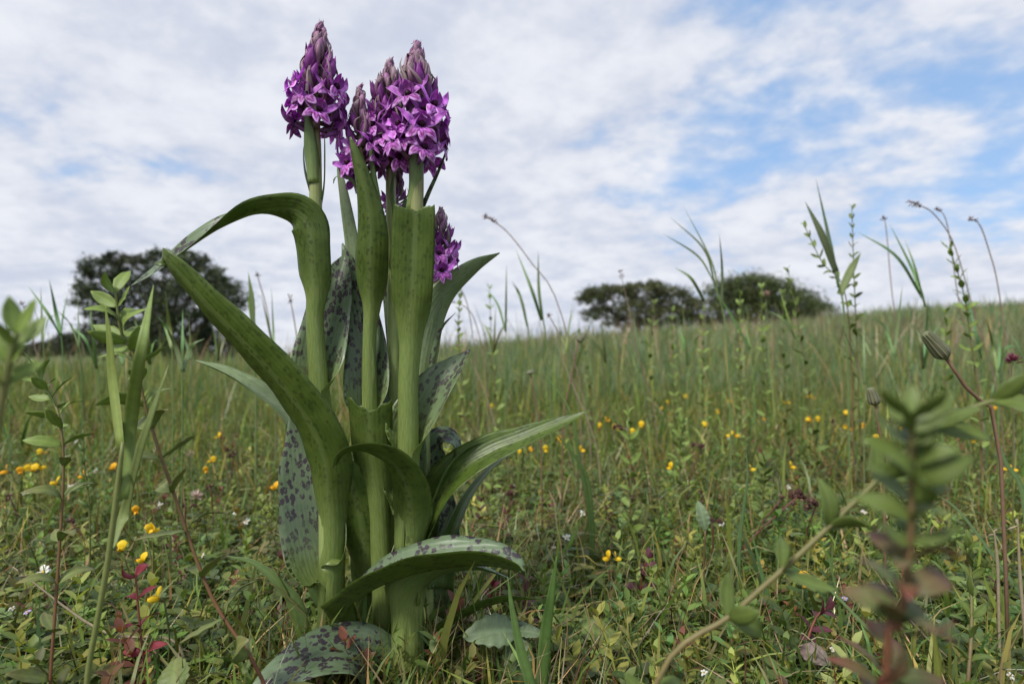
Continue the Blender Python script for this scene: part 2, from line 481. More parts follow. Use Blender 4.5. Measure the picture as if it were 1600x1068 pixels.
def clover(seed):
    r = np.random.default_rng(seed); parts = []
    top = np.array((r.uniform(-0.3, 0.3), r.uniform(-0.3, 0.3), 1.0))
    parts.append(strip([(0, 0, 0), top * 0.5 + np.array((0.05, 0, 0.05)), top], [0.03, 0.03, 0.03]))
    a0 = r.uniform(0, 6)
    for k in range(3):
        a = a0 + k * 2.1
        parts.append(leaflet(top, (math.cos(a), math.sin(a), r.uniform(0, 0.5)), 0.5, 0.36, (0, 0, 1)))
    return joinp(parts)
def sprig(seed, pairs=5, lw=0.12, L=0.28, ang=0.5):
    r = np.random.default_rng(seed); parts = []
    t = np.linspace(0, 1, 4); lean = r.uniform(-0.3, 0.3, 2)
    path = np.stack((lean[0] * t ** 2, lean[1] * t ** 2, t), 1)
    parts.append(strip(path, [0.025, 0.02, 0.018, 0.01]))
    a = r.uniform(0, 3)
    for k in range(pairs):
        u = 0.2 + 0.8 * k / (pairs - 1 + 1e-6); q = spline(path, 40)[min(39, int(u * 39))]
        for s in (0, math.pi):
            parts.append(leaflet(q, (math.cos(a + s), math.sin(a + s), ang + 0.9 * u * u), L * (1.05 - 0.4 * u), lw * (1.05 - 0.35 * u), (0, 0, 1)))
        a += math.pi / 2 + r.uniform(-0.3, 0.3)
    return joinp(parts)
def rosette(seed):
    r = np.random.default_rng(seed); parts = []
    for k in range(7):
        a = k * 2.4 + r.uniform(-0.3, 0.3)
        parts.append(leaflet((0, 0, 0.03 * k), (math.cos(a), math.sin(a), r.uniform(0.25, 0.9)), r.uniform(0.7, 1.0), 0.33, (0, 0, 1)))
    return joinp(parts)

def scatter(name, protos, pos, size, col, mat, tilt=0.25, wide=1.0, **tags):
    n = len(pos); which = rng.integers(0, len(protos), n)
    Vs, Fs, Cs, b = [], [], [], 0
    rz = rng.uniform(0, 2 * math.pi, n); ta = rng.uniform(0, 2 * math.pi, n); tm = np.abs(rng.normal(0, tilt, n))
    c, s = np.cos(rz), np.sin(rz)
    for k, (pv, pf) in enumerate(protos):
        I = np.nonzero(which == k)[0]
        if not len(I): continue
        v = pv[None] * size[I][:, None, None] * np.array((wide, wide, 1.0))[None, None]
        x = v[..., 0] * c[I][:, None] - v[..., 1] * s[I][:, None]
        y = v[..., 0] * s[I][:, None] + v[..., 1] * c[I][:, None]
        zz = v[..., 2]
        lx, ly = (np.cos(ta[I]) * np.sin(tm[I]))[:, None], (np.sin(ta[I]) * np.sin(tm[I]))[:, None]
        x2 = x + zz * lx; y2 = y + zz * ly; z2 = zz * np.cos(tm[I])[:, None] - 0.5 * (x * lx + y * ly)
        w = np.stack((x2, y2, z2), -1) + pos[I][:, None]
        f = pf[None] + (np.arange(len(I)) * len(pv))[:, None, None] + b
        Vs.append(w.reshape(-1, 3)); Fs.append(f.reshape(-1, 4))
        Cs.append(np.repeat(col[I], len(pv), axis=0)); b += w.shape[0] * w.shape[1]
    return mesh_from_arrays(name, np.vstack(Vs), np.vstack(Fs), np.vstack(Cs), [mat], **tags)

def spread(n, y0, y1, power=1.0, half=1.05, extra=0.1):
    """points over the wedge of meadow in front of the camera, density falling with distance"""
    u = rng.uniform(0, 1, n)
    if abs(power - 2) < 1e-6: y = y0 * (y1 / y0) ** u
    else:
        e = 2 - power; y = (y0 ** e + u * (y1 ** e - y0 ** e)) ** (1 / e)
    x = rng.uniform(-1, 1, n) * (half * y + extra)
    return np.stack((x, y, H(x, y) - 0.002), 1)
def patchy(p, scale, seed):
    """smooth 0..1 field for patches"""
    r = np.random.default_rng(seed); f = np.zeros(len(p))
    for k in range(6):
        a = r.uniform(0, 6.28); q = scale * r.uniform(0.6, 1.8)
        f += np.sin((p[:, 0] * math.cos(a) + p[:, 1] * math.sin(a)) * q + r.uniform(0, 6))
    return 1 / (1 + np.exp(-f * 0.9))
def tint(n, base, dv=0.3, dh=0.15):
    b = np.array(base)[None] * np.exp(rng.normal(0, dv, (n, 1)))
    return b * np.exp(rng.normal(0, dh, (n, 3)) * np.array((1.0, 0.4, 0.8)))
def pick(n, cols, probs):
    k = rng.choice(len(cols), n, p=np.array(probs) / sum(probs))
    out = np.empty((n, 3))
    for i, cc in enumerate(cols):
        I = k == i; out[I] = tint(I.sum(), cc)
    return out
M_TURF = attr_mat('turf_leaves', 0.5, 0.32, 0.35, 0.25, 90.0)
M_STRAW = attr_mat('straw', 0.75, 0.15, 0.2, 0.3, 200.0)

G1, G2, G3 = (0.12, 0.17, 0.036), (0.168, 0.213, 0.053), (0.08, 0.127, 0.036)
YG, BL, RD, TN = (0.26, 0.26, 0.06), (0.135, 0.18, 0.07), (0.16, 0.065, 0.04), (0.33, 0.26, 0.13)
SHORT = [blade(b, tw, 4, w) for b, tw, w in ((0.3, 0.3, 0.035), (0.8, 0.8, 0.03), (1.3, -0.5, 0.028), (1.9, 0.6, 0.026), (0.6, -1.2, 0.04))]
TALL = [blade(b, tw, 3, w) for b, tw, w in ((0.15, 0.3, 0.016), (0.35, 0.9, 0.014), (0.6, -0.6, 0.013), (1.0, 0.5, 0.012), (0.25, -1.0, 0.02))]
def foot(n):
    """round the foot of the orchid clump"""
    x = -0.075 + rng.normal(0, 0.045, n); y = 0.352 + rng.normal(0, 0.022, n)
    return np.stack((x, y, H(x, y) - 0.002), 1)
def turf():
    # short grass among the herbs
    p = spread(52000, 0.22, 2.6, 1.5)
    k = rng.uniform(0, 1, len(p)) < 0.25 + 0.75 * patchy(p, 9, 1); p = np.vstack((p[k], foot(1100)))
    sz = rng.gamma(5, 0.2, len(p)) * (0.042 + 0.045 * sm(0.6, 2.0, p[:, 1]))
    scatter('short_grass', SHORT, p, sz, pick(len(p), (G1, G2, G3, YG, TN), (3, 3, 2, 1.8, 0.7)), M_TURF, 0.35, kind='stuff',
            label='short green grass growing through the turf all round the orchids', category='grass')
    p = spread(15500, 0.22, 2.0, 1.5)
    k = rng.uniform(0, 1, len(p)) < 0.15 + patchy(p, 7, 2); p = p[k]
    scatter('yarrow_leaves', [feather(s) for s in range(5)], p, rng.uniform(0.018, 0.042, len(p)), pick(len(p), (G1, G2, BL, YG), (3, 3, 2, 1)), M_TURF, 0.35,
            kind='stuff', label='feathery green yarrow leaves carpeting the short turf', category='ground cover')
    p = spread(15000, 0.22, 2.2, 1.5)
    k = rng.uniform(0, 1, len(p)) < 0.2 + patchy(p, 6, 3); p = p[k]
    scatter('trefoil_leaves', [clover(s) for s in range(6)], p, rng.uniform(0.010, 0.024, len(p)), pick(len(p), (G1, G2, BL, G3), (3, 3, 2, 2)), M_TURF, 0.45,
            kind='stuff', label='small three-part trefoil and clover leaves covering the ground', category='ground cover')
    p = spread(2200, 0.30, 2.4, 1.3)
    scatter('leafy_sprigs', [sprig(s, 6, 0.13, 0.27, 0.4) for s in range(5)], p, rng.uniform(0.02, 0.06, len(p)), pick(len(p), (G1, G2, YG, RD), (3, 3, 1.5, 1.2)), M_TURF, 0.35,
            kind='stuff', label='small upright leafy sprigs growing through the short turf', category='ground cover')
    p = spread(700, 0.26, 1.8, 1.5)
    scatter('leaf_rosettes', [rosette(s) for s in range(5)], p, rng.uniform(0.012, 0.03, len(p)), pick(len(p), (G1, G2, G3, BL, RD), (3, 2, 2, 2, 0.8)), M_TURF, 0.3,
            kind='stuff', label='low rosettes of broad little leaves pressed into the turf', category='ground cover')
    p = spread(17000, 0.24, 2.6, 1.4)
    k = rng.uniform(0, 1, len(p)) < 0.2 + patchy(p, 8, 5); p = np.vstack((p[k], foot(420)))
    scatter('dead_stalks', [blade(b, 0.4, 3, 0.016) for b in (0.1, 0.5, 1.0, 1.6)], p, rng.uniform(0.03, 0.10, len(p)), pick(len(p), (TN, (0.24, 0.17, 0.09), (0.16, 0.075, 0.04), (0.42, 0.37, 0.25)), (3, 2, 1.3, 1)), M_STRAW, 0.75,
            kind='stuff', label='dead straw-coloured stalks lying among the green turf plants', category='dead grass')
def meadow():
    # thin grass stalks that start to rise out of the turf, then the long grass behind
    p = spread(34000, 0.6, 3.4, 0.8, 1.02)
    k = rng.uniform(0, 1, len(p)) < 0.1 + 0.9 * sm(0.6, 1.8, p[:, 1]); p = p[k]
    hh = (0.10 + 0.15 * sm(1.2, 3.2, p[:, 1])) * rng.uniform(0.5, 1.25, len(p))
    scatter('rising_grass', TALL, p, hh, pick(len(p), (G2, BL, YG, G1, TN), (3, 3, 2, 2, 0.9)), M_TURF, 0.22, kind='stuff',
            label='thin green grass rising at the edge of the long meadow', category='grass')
    p1 = spread(60000, 2.0, 7.0, 1.0, 1.0)
    p2 = spread(66000, 6.0, 24.0, 1.1, 1.0, 0.6)
    p = np.vstack((p1, p2))
    d = p[:, 1]
    hh = (0.22 + 0.18 * sm(2.0, 4.5, d) + 0.05 * sm(8, 16, d)) * rng.uniform(0.5, 1.1, len(p)) * np.where(rng.uniform(0, 1, len(p)) < 0.06, rng.uniform(1.15, 1.5, len(p)), 1.0) * (0.85 + 0.3 * patchy(p, 1.3, 8)) * (0.60 + 0.40 * sm(-0.75, 0.15, p[:, 0] / p[:, 1]) + 0.16 * sm(0.3, 0.9, p[:, 0] / p[:, 1]))
    cc = pick(len(p), ((0.138, 0.205, 0.09), (0.172, 0.235, 0.11), (0.21, 0.25, 0.105), (0.11, 0.17, 0.085), (0.38, 0.31, 0.17)), (3, 4, 2.2, 2, 0.8))
    big = 1.0 + 1.6 * sm(5, 16, d)
    # blades get a little broader far off, where each stands for a tuft
    w = np.array([b[0] for b in TALL])
    protos = TALL + [(np.array(v) * np.array((1, 1, 1)), f) for v, f in TALL]
    near = d < 7
    scatter('long_grass', TALL, p[near], hh[near], cc[near], M_TURF, 0.16, wide=1.25, kind='stuff',
            label='dense long blue-green meadow grass behind the flowering turf', category='grass')
    scatter('distant_grass', [blade(b, tw, 3, 0.045) for b, tw in ((0.2, 0.3), (0.4, 0.9), (0.7, -0.6), (0.3, -1.0))], p[~near], hh[~near], cc[~near], M_TURF, 0.16, kind='stuff',
            label='far long grass on the low rise below the bushes', category='grass')
    p = spread(1500, 1.3, 7.0, 1.0, 1.0)
    hh = rng.uniform(0.32, 0.62, len(p)) * (0.75 + 0.25 * sm(-0.6, 0.2, p[:, 0] / p[:, 1])) * (0.75 + 0.25 * sm(1.3, 3.0, p[:, 1]))
    scatter('wispy_grass', [blade(b, tw, 4, w) for b, tw, w in ((0.2, 0.5, 0.010), (0.5, 1.0, 0.009), (0.9, -0.7, 0.008), (0.3, -1.2, 0.016))], p, hh, pick(len(p), (BL, G2, YG, TN), (3, 3, 1, 2)), M_TURF, 0.2, kind='stuff',
            label='scattered tall wispy grass blades breaking the skyline', category='grass')
    # pinkish seed heads hazing the top of the grass
    p = spread(16000, 3.0, 20.0, 1.1, 1.0)
    k = rng.uniform(0, 1, len(p)) < 0.25 + 0.75 * patchy(p, 0.8, 12) * sm(-4, 4, p[:, 0]); p = p[k]
    hh = rng.uniform(0.36, 0.64, len(p)) * (0.7 + 0.3 * sm(-0.75, 0.1, p[:, 0] / p[:, 1]))
    scatter('grass_seed_haze', [blade(b, tw, 3, 0.014) for b, tw in ((0.2, 0.3), (0.5, 0.9), (0.9, -0.6))], p, hh, pick(len(p), ((0.28, 0.20, 0.15), (0.33, 0.27, 0.17), (0.24, 0.16, 0.13)), (1, 1, 1)), M_STRAW, 0.15,
            kind='stuff', label='pinkish brown flowering grass tops along the crest of the meadow', category='grass')
turf(); meadow()

# ------------------------------------------------------------------ trees and bushes on the rise
def tree_mats():
    a = attr_mat('tree_leaves', 0.55, 0.2, 0.3, 0.3, 2.0)
    m, t, out = base_mat('bark')
    geo = t.nodes.new('ShaderNodeNewGeometry')
    n = tex_noise(t, geo.outputs['Position'], 14.0, 4)
    c = mixcol(t, sstep(t, n, 0.3, 0.7), (0.06, 0.05, 0.045), (0.14, 0.12, 0.10))
    leafy(t, out, c, 0.9, 0.0, 0.2, bump=(n, 0.7, 0.02))
    return a, m
M_LEAVES, M_BARK = tree_mats()
def tree(name, label, cat, depth, base, blobs, n_leaf, leaf, cols, seed, gap=0.5, group=None, thick=0.10, skirt=0.3):
    r = np.random.default_rng(seed)
    bp = P(base[0], base[1], depth); gz = float(H(bp.x, bp.y)) - 0.05
    root = Vector((bp.x, bp.y, gz))
    t = thing(name, label, cat, root, group)
    k = depth / FPX
    cen = [(P(px, py, depth + dd), rx * k, ry * k) for px, py, rx, ry, dd in blobs]
    tr = MB(root)
    ends = []
    for c, rx, rz in cen:
        c = Vector(c)
        side = Vector((r.normal(0, 0.25), r.normal(0, 0.25), 0)) * thick * 6
        mid1 = root.lerp(c, 0.35) + side; mid2 = root.lerp(c, 0.7) + side * 0.6
        mid1.z = root.z + (c.z - root.z) * 0.45
        tr.tube([root + Vector((r.normal(0, 0.5) * thick, r.normal(0, 0.5) * thick, 0)), mid1, mid2, c], [thick, thick * 0.7, thick * 0.45, thick * 0.15], 6, 10)
        for j in range(7):
            e = c + Vector((r.normal(0, 0.55) * rx, r.normal(0, 0.55) * rx, r.normal(0.1, 0.5) * rz))
            s = mid2.lerp(c, r.uniform(0, 1))
            m2 = s.lerp(e, 0.5) + Vector((r.normal(0, 0.1), r.normal(0, 0.1), r.normal(0, 0.1))) * rx
            tr.tube([s, m2, e], [thick * 0.28, thick * 0.18, thick * 0.06], 4, 6, cap=False)
            ends.append((e, rx * 0.45, rz * 0.4))
    tr.build('trunk', [M_BARK], t)
    # leaf sprays: clumps on the shell of each lobe with open air between them
    area = np.array([rx * rz for _, rx, rz in cen]); area /= area.sum()
    V, F, C, b = [], [], [], 0
    for (c, rx, rz), a in zip(cen, area):
        nc = max(8, int(70 * math.sqrt(len(cen)) * a * 3))
        dirs = r.normal(0, 1, (nc, 3)); dirs /= np.linalg.norm(dirs, axis=1)[:, None]
        dirs[:, 2] = np.where(dirs[:, 2] < -skirt, -dirs[:, 2], dirs[:, 2])
        rad = r.uniform(0.45, 1.0, nc) ** 0.6
        cc = np.array(c)[None] + dirs * rad[:, None] * np.array((rx, rx, rz))
        nl = int(n_leaf * a / nc)
        tone = np.exp(r.normal(0, 0.28, nc))
        for q in range(nc):
            sp = min(rx, rz) * r.uniform(0.18, 0.36) * (1.25 - gap * 0.6)
            pts = cc[q] + r.normal(0, 1, (nl, 3)) * np.array((sp * 1.25, sp * 1.25, sp * 0.7))
            d1 = r.normal(0, 1, (nl, 3)); d1 /= np.linalg.norm(d1, axis=1)[:, None]
            d2 = np.cross(d1, r.normal(0, 1, (nl, 3))); d2 /= np.linalg.norm(d2, axis=1)[:, None]
            l = leaf * r.uniform(0.6, 1.4, (nl, 1))
            quad = np.stack((pts - d1 * l, pts - d2 * l * 0.45, pts + d1 * l, pts + d2 * l * 0.45), 1)
            V.append(quad.reshape(-1, 3)); F.append(np.arange(nl * 4).reshape(-1, 4) + b); b += nl * 4
            col = np.array(cols[r.integers(0, len(cols))]) * tone[q]
            C.append(np.repeat(col[None] * np.exp(r.normal(0, 0.15, (nl, 1))), 4, axis=0))
    o = mesh_from_arrays('crown', np.vstack(V) - np.array(root), np.vstack(F), np.vstack(C), [M_LEAVES], smooth=False)
    o.parent = t
    return t
DK = ((0.045, 0.06, 0.026), (0.06, 0.078, 0.034), (0.04, 0.05, 0.028))
tree('hawthorn_tree', 'dark spreading hawthorn tree standing behind the tallest left meadow herbs', 'tree', 24, (255, 560),
     [(135, 448, 18, 12, .3), (182, 402, 18, 10, 0), (286, 400, 20, 11, .2), (338, 442, 18, 14, -.2), (165, 425, 36, 22, 0), (205, 415, 32, 14, .6), (255, 412, 42, 18, -.5), (310, 425, 36, 24, .4), (150, 470, 30, 22, -.4), (345, 470, 36, 34, 0), (225, 460, 48, 30, .5), (290, 470, 50, 34, -.3), (265, 520, 70, 34, .3), (350, 520, 36, 30, .5), (205, 530, 40, 24, -.3), (170, 500, 34, 26, .2), (240, 548, 50, 18, 0), (310, 550, 50, 18, .3), (355, 552, 34, 16, 0), (180, 550, 36, 14, .2)],
     52000, 0.065, DK, 3, 0.8, thick=0.13, skirt=0.9)
GM = ((0.075, 0.09, 0.036), (0.095, 0.11, 0.045), (0.105, 0.10, 0.05), (0.06, 0.075, 0.032))
tree('thorn_bush', 'wide flat-topped thorn bush with bare branches showing, left of the rounded bush', 'bush', 22, (1000, 512),
     [(922, 470, 18, 13, 0), (950, 455, 16, 11, .2), (1022, 449, 18, 10, .2), (985, 452, 14, 9, 0), (930, 464, 24, 15, 0), (965, 460, 30, 13, .4), (1010, 456, 36, 15, -.3), (1050, 466, 32, 17, .3), (1080, 482, 24, 16, 0), (940, 492, 30, 15, .3), (1000, 487, 40, 20, -.2), (1045, 494, 42, 18, .2), (975, 506, 34, 12, .5), (1030, 508, 40, 12, .5), (1085, 504, 28, 14, .4)],
     24000, 0.05, GM, 5, 0.7, thick=0.07, skirt=0.5)
tree('rounded_bush', 'dense rounded dark green bush sloping off to one side on the crest', 'bush', 22, (1185, 505),
     [(1135, 462, 30, 26, 0), (1170, 455, 42, 25, .3), (1210, 462, 40, 26, -.3), (1245, 475, 36, 24, .3), (1280, 490, 32, 18, 0), (1180, 448, 40, 16, -.2), (1150, 488, 44, 22, -.3), (1205, 492, 56, 22, .2), (1130, 506, 36, 16, .4), (1235, 506, 50, 14, .4)],
     32000, 0.05, ((0.075, 0.095, 0.034), (0.09, 0.115, 0.04), (0.062, 0.08, 0.03)), 8, 0.25, thick=0.07, skirt=0.9)
for i, (px, py, d, blobs, lab) in enumerate((
        (20, 560, 60, [(5, 545, 26, 10, 0), (32, 548, 20, 9, 1)], 'far pale hedge bush at the open end of the meadow'),
        (70, 560, 55, [(62, 546, 22, 11, 0), (85, 544, 22, 13, 1)], 'low far hedge bush between the tree and the open end'),
        (118, 560, 45, [(108, 540, 22, 17, 0), (135, 535, 22, 20, .6)], 'low dark hedge bush touching the spreading tree'))):
    tree('hedge_bush', lab, 'bush', d, (px, py), blobs, 5000, 0.12, ((0.05, 0.06, 0.035), (0.065, 0.07, 0.045)), 20 + i, 0.3, thick=0.1, skirt=0.9)

# ------------------------------------------------------------------ the orchids
D0 = 0.35
CAMW, AWAY = (0, -1, 0), (0, 1, 0)      # a leaf's upper side turned towards / away from the viewer
def orchid_leaf(root, rows, upper=None, under=None, name='leaf', n=30, m=5, label=None, lay=0.0, **kw):
    pos, wid, nor, th = [], [], [], []
    srows = STEMS[root.name]
    for (x, y, dd, w, nn, t) in rows:
        if t >= 315:      # clasping part: hug the stem all round
            i_ = int(np.argmin(np.abs(srows[:, 1] - y))); q = srows[i_][[0, 2, 3]]
            R = q[2] * 1.02 + 0.45 + lay
            d = D0 + q[1] * 0.001; R *= d / FPX
            ctr = P(q[0], y, d); nv = Vector((nn[0], nn[1], 0)).normalized()
            pos.append(ctr - nv * R); wid.append(2 * math.pi * R * t / 360); nor.append(nn); th.append(t)
            continue
        d = D0 + dd * 0.001
        pos.append(P(x, y, d)); wid.append(w * d / FPX); nor.append(nn); th.append(t)
    b = MB(pos[0])
    f = [min(1, max(0, (t - 70) / 190)) for t in th]
    K = len(f)
    b.ribbon(pos, wid, nor, th, n=n, m=m, col=lambda u, w: (float(np.interp(u * (K - 1), range(K), f)), 0, 0), **kw)
    o = b.build(name, [upper or M_UPPER, under or M_UNDER], root)
    if label: o['label'] = label
    return o
STEMS = {}
def stem_points(rows):
    pts = [P(x, y, D0 + dd * 0.001) for x, y, dd, r in rows]
    rad = [r * (D0 + dd * 0.001) / FPX for x, y, dd, r in rows]
    return pts, rad

# --- flower, bud and bract meshes, in metres, root on the spike axis, +X outwards, +Z up
MG, MG2, MGD, LIL = (0.54, 0.12, 0.56), (0.64, 0.20, 0.70), (0.26, 0.025, 0.20), (0.74, 0.40, 0.80)
def flower_mesh(seed):
    r = random.Random(seed); b = MB(); s = 0.00112
    def v(x, y, z): return Vector((x, y, z)) * s
    j = lambda a: r.uniform(-a, a)
    b.tube([v(0, 0, -0.5), v(5, 0, 1.8), v(9, 0, 2.4)], [1.0 * s, 1.5 * s, 1.2 * s], 6, 7, col=(0.17, 0.08, 0.14))
    b.tube([v(9.4, 0, 2.6), v(6, 0, -0.4), v(3, 0, -3.2)], [1.5 * s, 1.2 * s, 0.6 * s], 6, 6, col=(0.36, 0.14, 0.42))
    kw = dict(thick=0.00022, top=0, bot=0)
    def lipcol(u, w):
        f = abs(w - 0.5) * 2
        if u < 0.12: return (0.5, 0.28, 0.55)
        ring = math.sin(11 * u + 7 * f + seed)
        if 0.12 < u < 0.8 and f < 0.8 and ring < -0.2: return MGD
        return LIL if f > 0.6 or u > 0.75 else MG2
    # lip: a middle lobe and two side lobes, frilled
    e = v(13.4 + j(.6), j(1), -4.6)
    b.ribbon([v(9.8, 0, 2.6), v(11.6, j(.3), 1.0), v(12.8, j(.5), -1.6), e], [2.2 * s, 3.8 * s, 3.4 * s, 0.5 * s], [(0.5, 0, 0.8), (0.75, 0, 0.6), (1, 0, 0.4), (1, 0, 0.2)], [-10, -40, -30, -20], n=9, m=3, wav=0.06, ph=r.uniform(0, 6), col=lipcol, **kw)
    for sd in (-1, 1):
        b.ribbon([v(10.2, sd * 0.6, 2.4), v(11.6, sd * 2.4, 1.2), v(12.0 + j(.8), sd * 4.6, -0.6 + j(.6)), v(11.2 + j(1), sd * (6.4 + j(.6)), -2.8 + j(.8))], [1.8 * s, 4.2 * s, 4.4 * s, 0.9 * s], [(0.7, 0, 0.7), (0.9, 0, 0.45), (1, sd * 0.2, 0.3), (0.9, sd * 0.5, 0.2)], [-10, -25, -45, -40],
                 n=9, m=3, wav=0.10, ph=r.uniform(0, 6), col=lipcol, **kw)
    # hood over a dark throat
    b.ribbon([v(9.2, 0, 3.8), v(9.6, 0, 6.2), v(11.0, 0, 7.8 + j(.4)), v(12.6, 0, 8.4 + j(.8))], [2.6 * s, 4.2 * s, 3.4 * s, 0.5 * s],
             [(1, 0, 0), (1, 0, -0.2), (0.7, 0, -0.7), (0.3, 0, -1)], [80, 110, 110, 60], n=8, m=3, col=MG, **kw)
    for sd in (-1, 1):
        # spreading side sepals, pointed, and the inner petals
        b.ribbon([v(9.2, sd * 1.2, 3.4), v(9.8 + j(.6), sd * (4.0 + j(.5)), 4.6 + j(.8)), v(10.2 + j(1.2), sd * (7.2 + j(.8)), 6.8 + j(1.4)), v(9.8 + j(2), sd * (10 + j(1)), 9.6 + j(2.2))],
                 [1.8 * s, 4.2 * s, 3.2 * s, 0.2 * s], [(1, 0, 0.3), (0.9, 0, 0.4), (0.9, -sd * 0.3, 0.2), (0.9, -sd * 0.5, 0)], [30, 50, 70, 60], n=9, m=2, col=lambda u, w: (LIL if abs(w - 0.5) > 0.3 else MG2) if u < 0.7 else (0.30, 0.07, 0.36), **kw)
        b.ribbon([v(9.2, sd * 1.6, 3.4), v(10.6, sd * 2.6, 5.6), v(12.4, sd * 1.2, 8.0)], [1.4 * s, 2.8 * s, 0.4 * s], [(0.9, -sd * 0.5, 0)] * 3, [40] * 3, n=6, m=2, col=(0.36, 0.09, 0.42), **kw)
    b.tube([v(9.2, 0, 3.4), v(10.2, 0, 3.8), v(11.1, 0, 3.9)], [1.3 * s, 1.5 * s, 1.1 * s], 8, 5, col=(0.035, 0.004, 0.02))
    return b.mesh('flower', [M_PETAL])
def bud_mesh(seed, col, col2):
    r = random.Random(seed); b = MB(); s = 0.001
    def v(x, y, z): return Vector((x, y, z)) * s
    b.tube([v(0, 0, -0.5), v(3, 0, 1.6), v(5.5, 0, 4), v(6.8, r.uniform(-.4, .4), 7.2), v(7.4, r.uniform(-.6, .6), 10.5)],
           [0.9 * s, 1.5 * s, 2.1 * s, 1.7 * s, 0.15 * s], 7, 12, col=lambda u, w: tuple(a + (c - a) * min(1, u * 1.5) for a, c in zip(col2, col)))
    for sd in (-1, 1):
        b.ribbon([v(4.4, sd * 1.4, 3), v(6, sd * 2.2, 6), v(7.2, sd * 1.5, 9), v(8, sd * 1.1, 11.6)], [1.6 * s, 2.3 * s, 1.6 * s, 0.2 * s], [(0.2, -sd, 0)] * 4, [60] * 4, n=7, m=2, thick=0.0002, top=0, bot=0, col=col)
    return b.mesh('bud', [M_PETAL])
def bract_mesh(seed, green, L=1.0):
    r = random.Random(seed); b = MB(); s = 0.001
    def v(x, y, z): return Vector((x, y, z)) * s
    j = lambda a: r.uniform(-a, a)
    g, p = (0.18, 0.21, 0.12), (0.36, 0.19, 0.28)
    c0 = tuple(a * green + c * (1 - green) for a, c in zip(g, p)); c1 = tuple(a * 0.5 * green + c * (1 - 0.5 * green) for a, c in zip(g, p))
    hook = r.uniform(-2, 5)
    b.ribbon([v(0.5, 0, -1.6), v(5, 0, -0.6), v(9, j(.8), 3.5 * L), v(10.5, j(1.5), 9 * L), v(9.5 - hook * 0.3, j(2.5), 14 * L), v(7.5 - hook, j(3), 17.5 * L)],
             [2.8 * s, 3.6 * s, 3.1 * s, 2.1 * s, 1.1 * s, 0.2 * s], [(-0.2, 0, 1), (-0.5, 0, 1), (-1, 0, 0.5), (-1, 0, 0), (-1, 0, -0.4), (-0.6, 0, -0.8)], [110, 100, 90, 80, 70, 50],
             n=14, m=2, thick=0.0004, top=0, bot=0, col=lambda u, w: tuple(a + (c - a) * u for a, c in zip(c0, c1)))
    return b.mesh('bract', [M_ATTR])
FLOWERS = [flower_mesh(s) for s in range(5)]
BUDS = [bud_mesh(s, (0.26, 0.055, 0.28), (0.15, 0.10, 0.12)) for s in range(3)]
TIPBUDS = [bud_mesh(10 + s, c, (0.30, 0.27, 0.20)) for s, c in enumerate(((0.46, 0.26, 0.40), (0.42, 0.30, 0.34), (0.40, 0.19, 0.36)))]
BRACTS = [bract_mesh(s, g, L) for s, (g, L) in enumerate(((1, 1.15), (0.8, 1.3), (0.5, 1.0), (0.15, 0.8), (0.6, 1.2)))]
TIPBRACTS = [bract_mesh(20 + s, g, L) for s, (g, L) in enumerate(((0.25, 0.75), (0.0, 0.65), (0.35, 0.7)))]

def spike(root, base, tip, n, open_to, radius, scale, seed):
    """flower_spike part with every flower, bud and bract as a piece of it, in a rising spiral"""
    r = random.Random(seed)
    A, B = base, tip
    ax = (B - A); Ls = ax.length; ax.normalize()
    mb = MB(A)
    mb.tube([A, A.lerp(B, 0.5), A.lerp(B, 0.97)], [radius * 1.0, radius * 0.75, radius * 0.2], 8, 10, col=(0.62, 0.40, 0.55))
    sp = mb.build('flower_spike', [M_STEM], root)
    e1 = ax.cross(Vector((0, 1, 0))).normalized(); e2 = ax.cross(e1)
    a = r.uniform(0, 6.28)
    for i in range(n):
        u = i / (n - 1)
        t = 0.02 + 0.90 * u ** 0.92
        a += 2.39996 + r.uniform(-0.25, 0.25)
        out = (e1 * math.cos(a) + e2 * math.sin(a)).normalized()
        p = ax * (t * Ls) + out * radius * 0.5
        if t < open_to: el = -0.12 + 0.30 * t / open_to + r.uniform(-0.18, 0.18); k = r.uniform(0.9, 1.12) * scale; me = r.choice(FLOWERS); nm = 'flower'
        elif t < open_to + 0.16: el = 0.12 + r.uniform(-0.15, 0.15); k = scale * r.uniform(1.1, 1.3); me = r.choice(BUDS); nm = 'bud'
        else:
            q = (t - open_to - 0.16) / (1 - open_to - 0.16)
            el = 0.22 + 0.85 * q + r.uniform(-0.1, 0.1); k = scale * (1.15 - 0.5 * q) * r.uniform(0.9, 1.1); me = r.choice(TIPBUDS if q > 0.15 or r.random() < .5 else BUDS); nm = 'bud'
        def frame(el, roll):
            x = (out * math.cos(el) + ax * math.sin(el)).normalized()
            y = ax.cross(out).normalized()
            x, y = x, (y * math.cos(roll) + x.cross(y) * math.sin(roll)).normalized()
            z = x.cross(y)
            return x, y, z
        def put(nm, me, el, roll, k, off=Vector((0, 0, 0))):
            x, y, z = frame(el, roll)
            o = obj(nm, me, sp)
            o.matrix_local = Matrix(((x.x * k, y.x * k, z.x * k, p.x + off.x), (x.y * k, y.y * k, z.y * k, p.y + off.y), (x.z * k, y.z * k, z.z * k, p.z + off.z), (0, 0, 0, 1)))
        put(nm, me, el, r.uniform(-0.3, 0.3), k)
        if nm == 'flower':
            if r.random() < 0.75: put('bract', r.choice(BRACTS), r.uniform(-0.15, 0.25), r.uniform(-0.4, 0.4), scale * r.uniform(0.8, 1.1), ax * -0.0025)
        else:
            put('bract', r.choice(BRACTS if t < open_to + 0.2 else TIPBRACTS), el - 0.02, r.uniform(-0.4, 0.4), k * r.uniform(0.7, 0.9), ax * -0.0018 * k)
    return sp

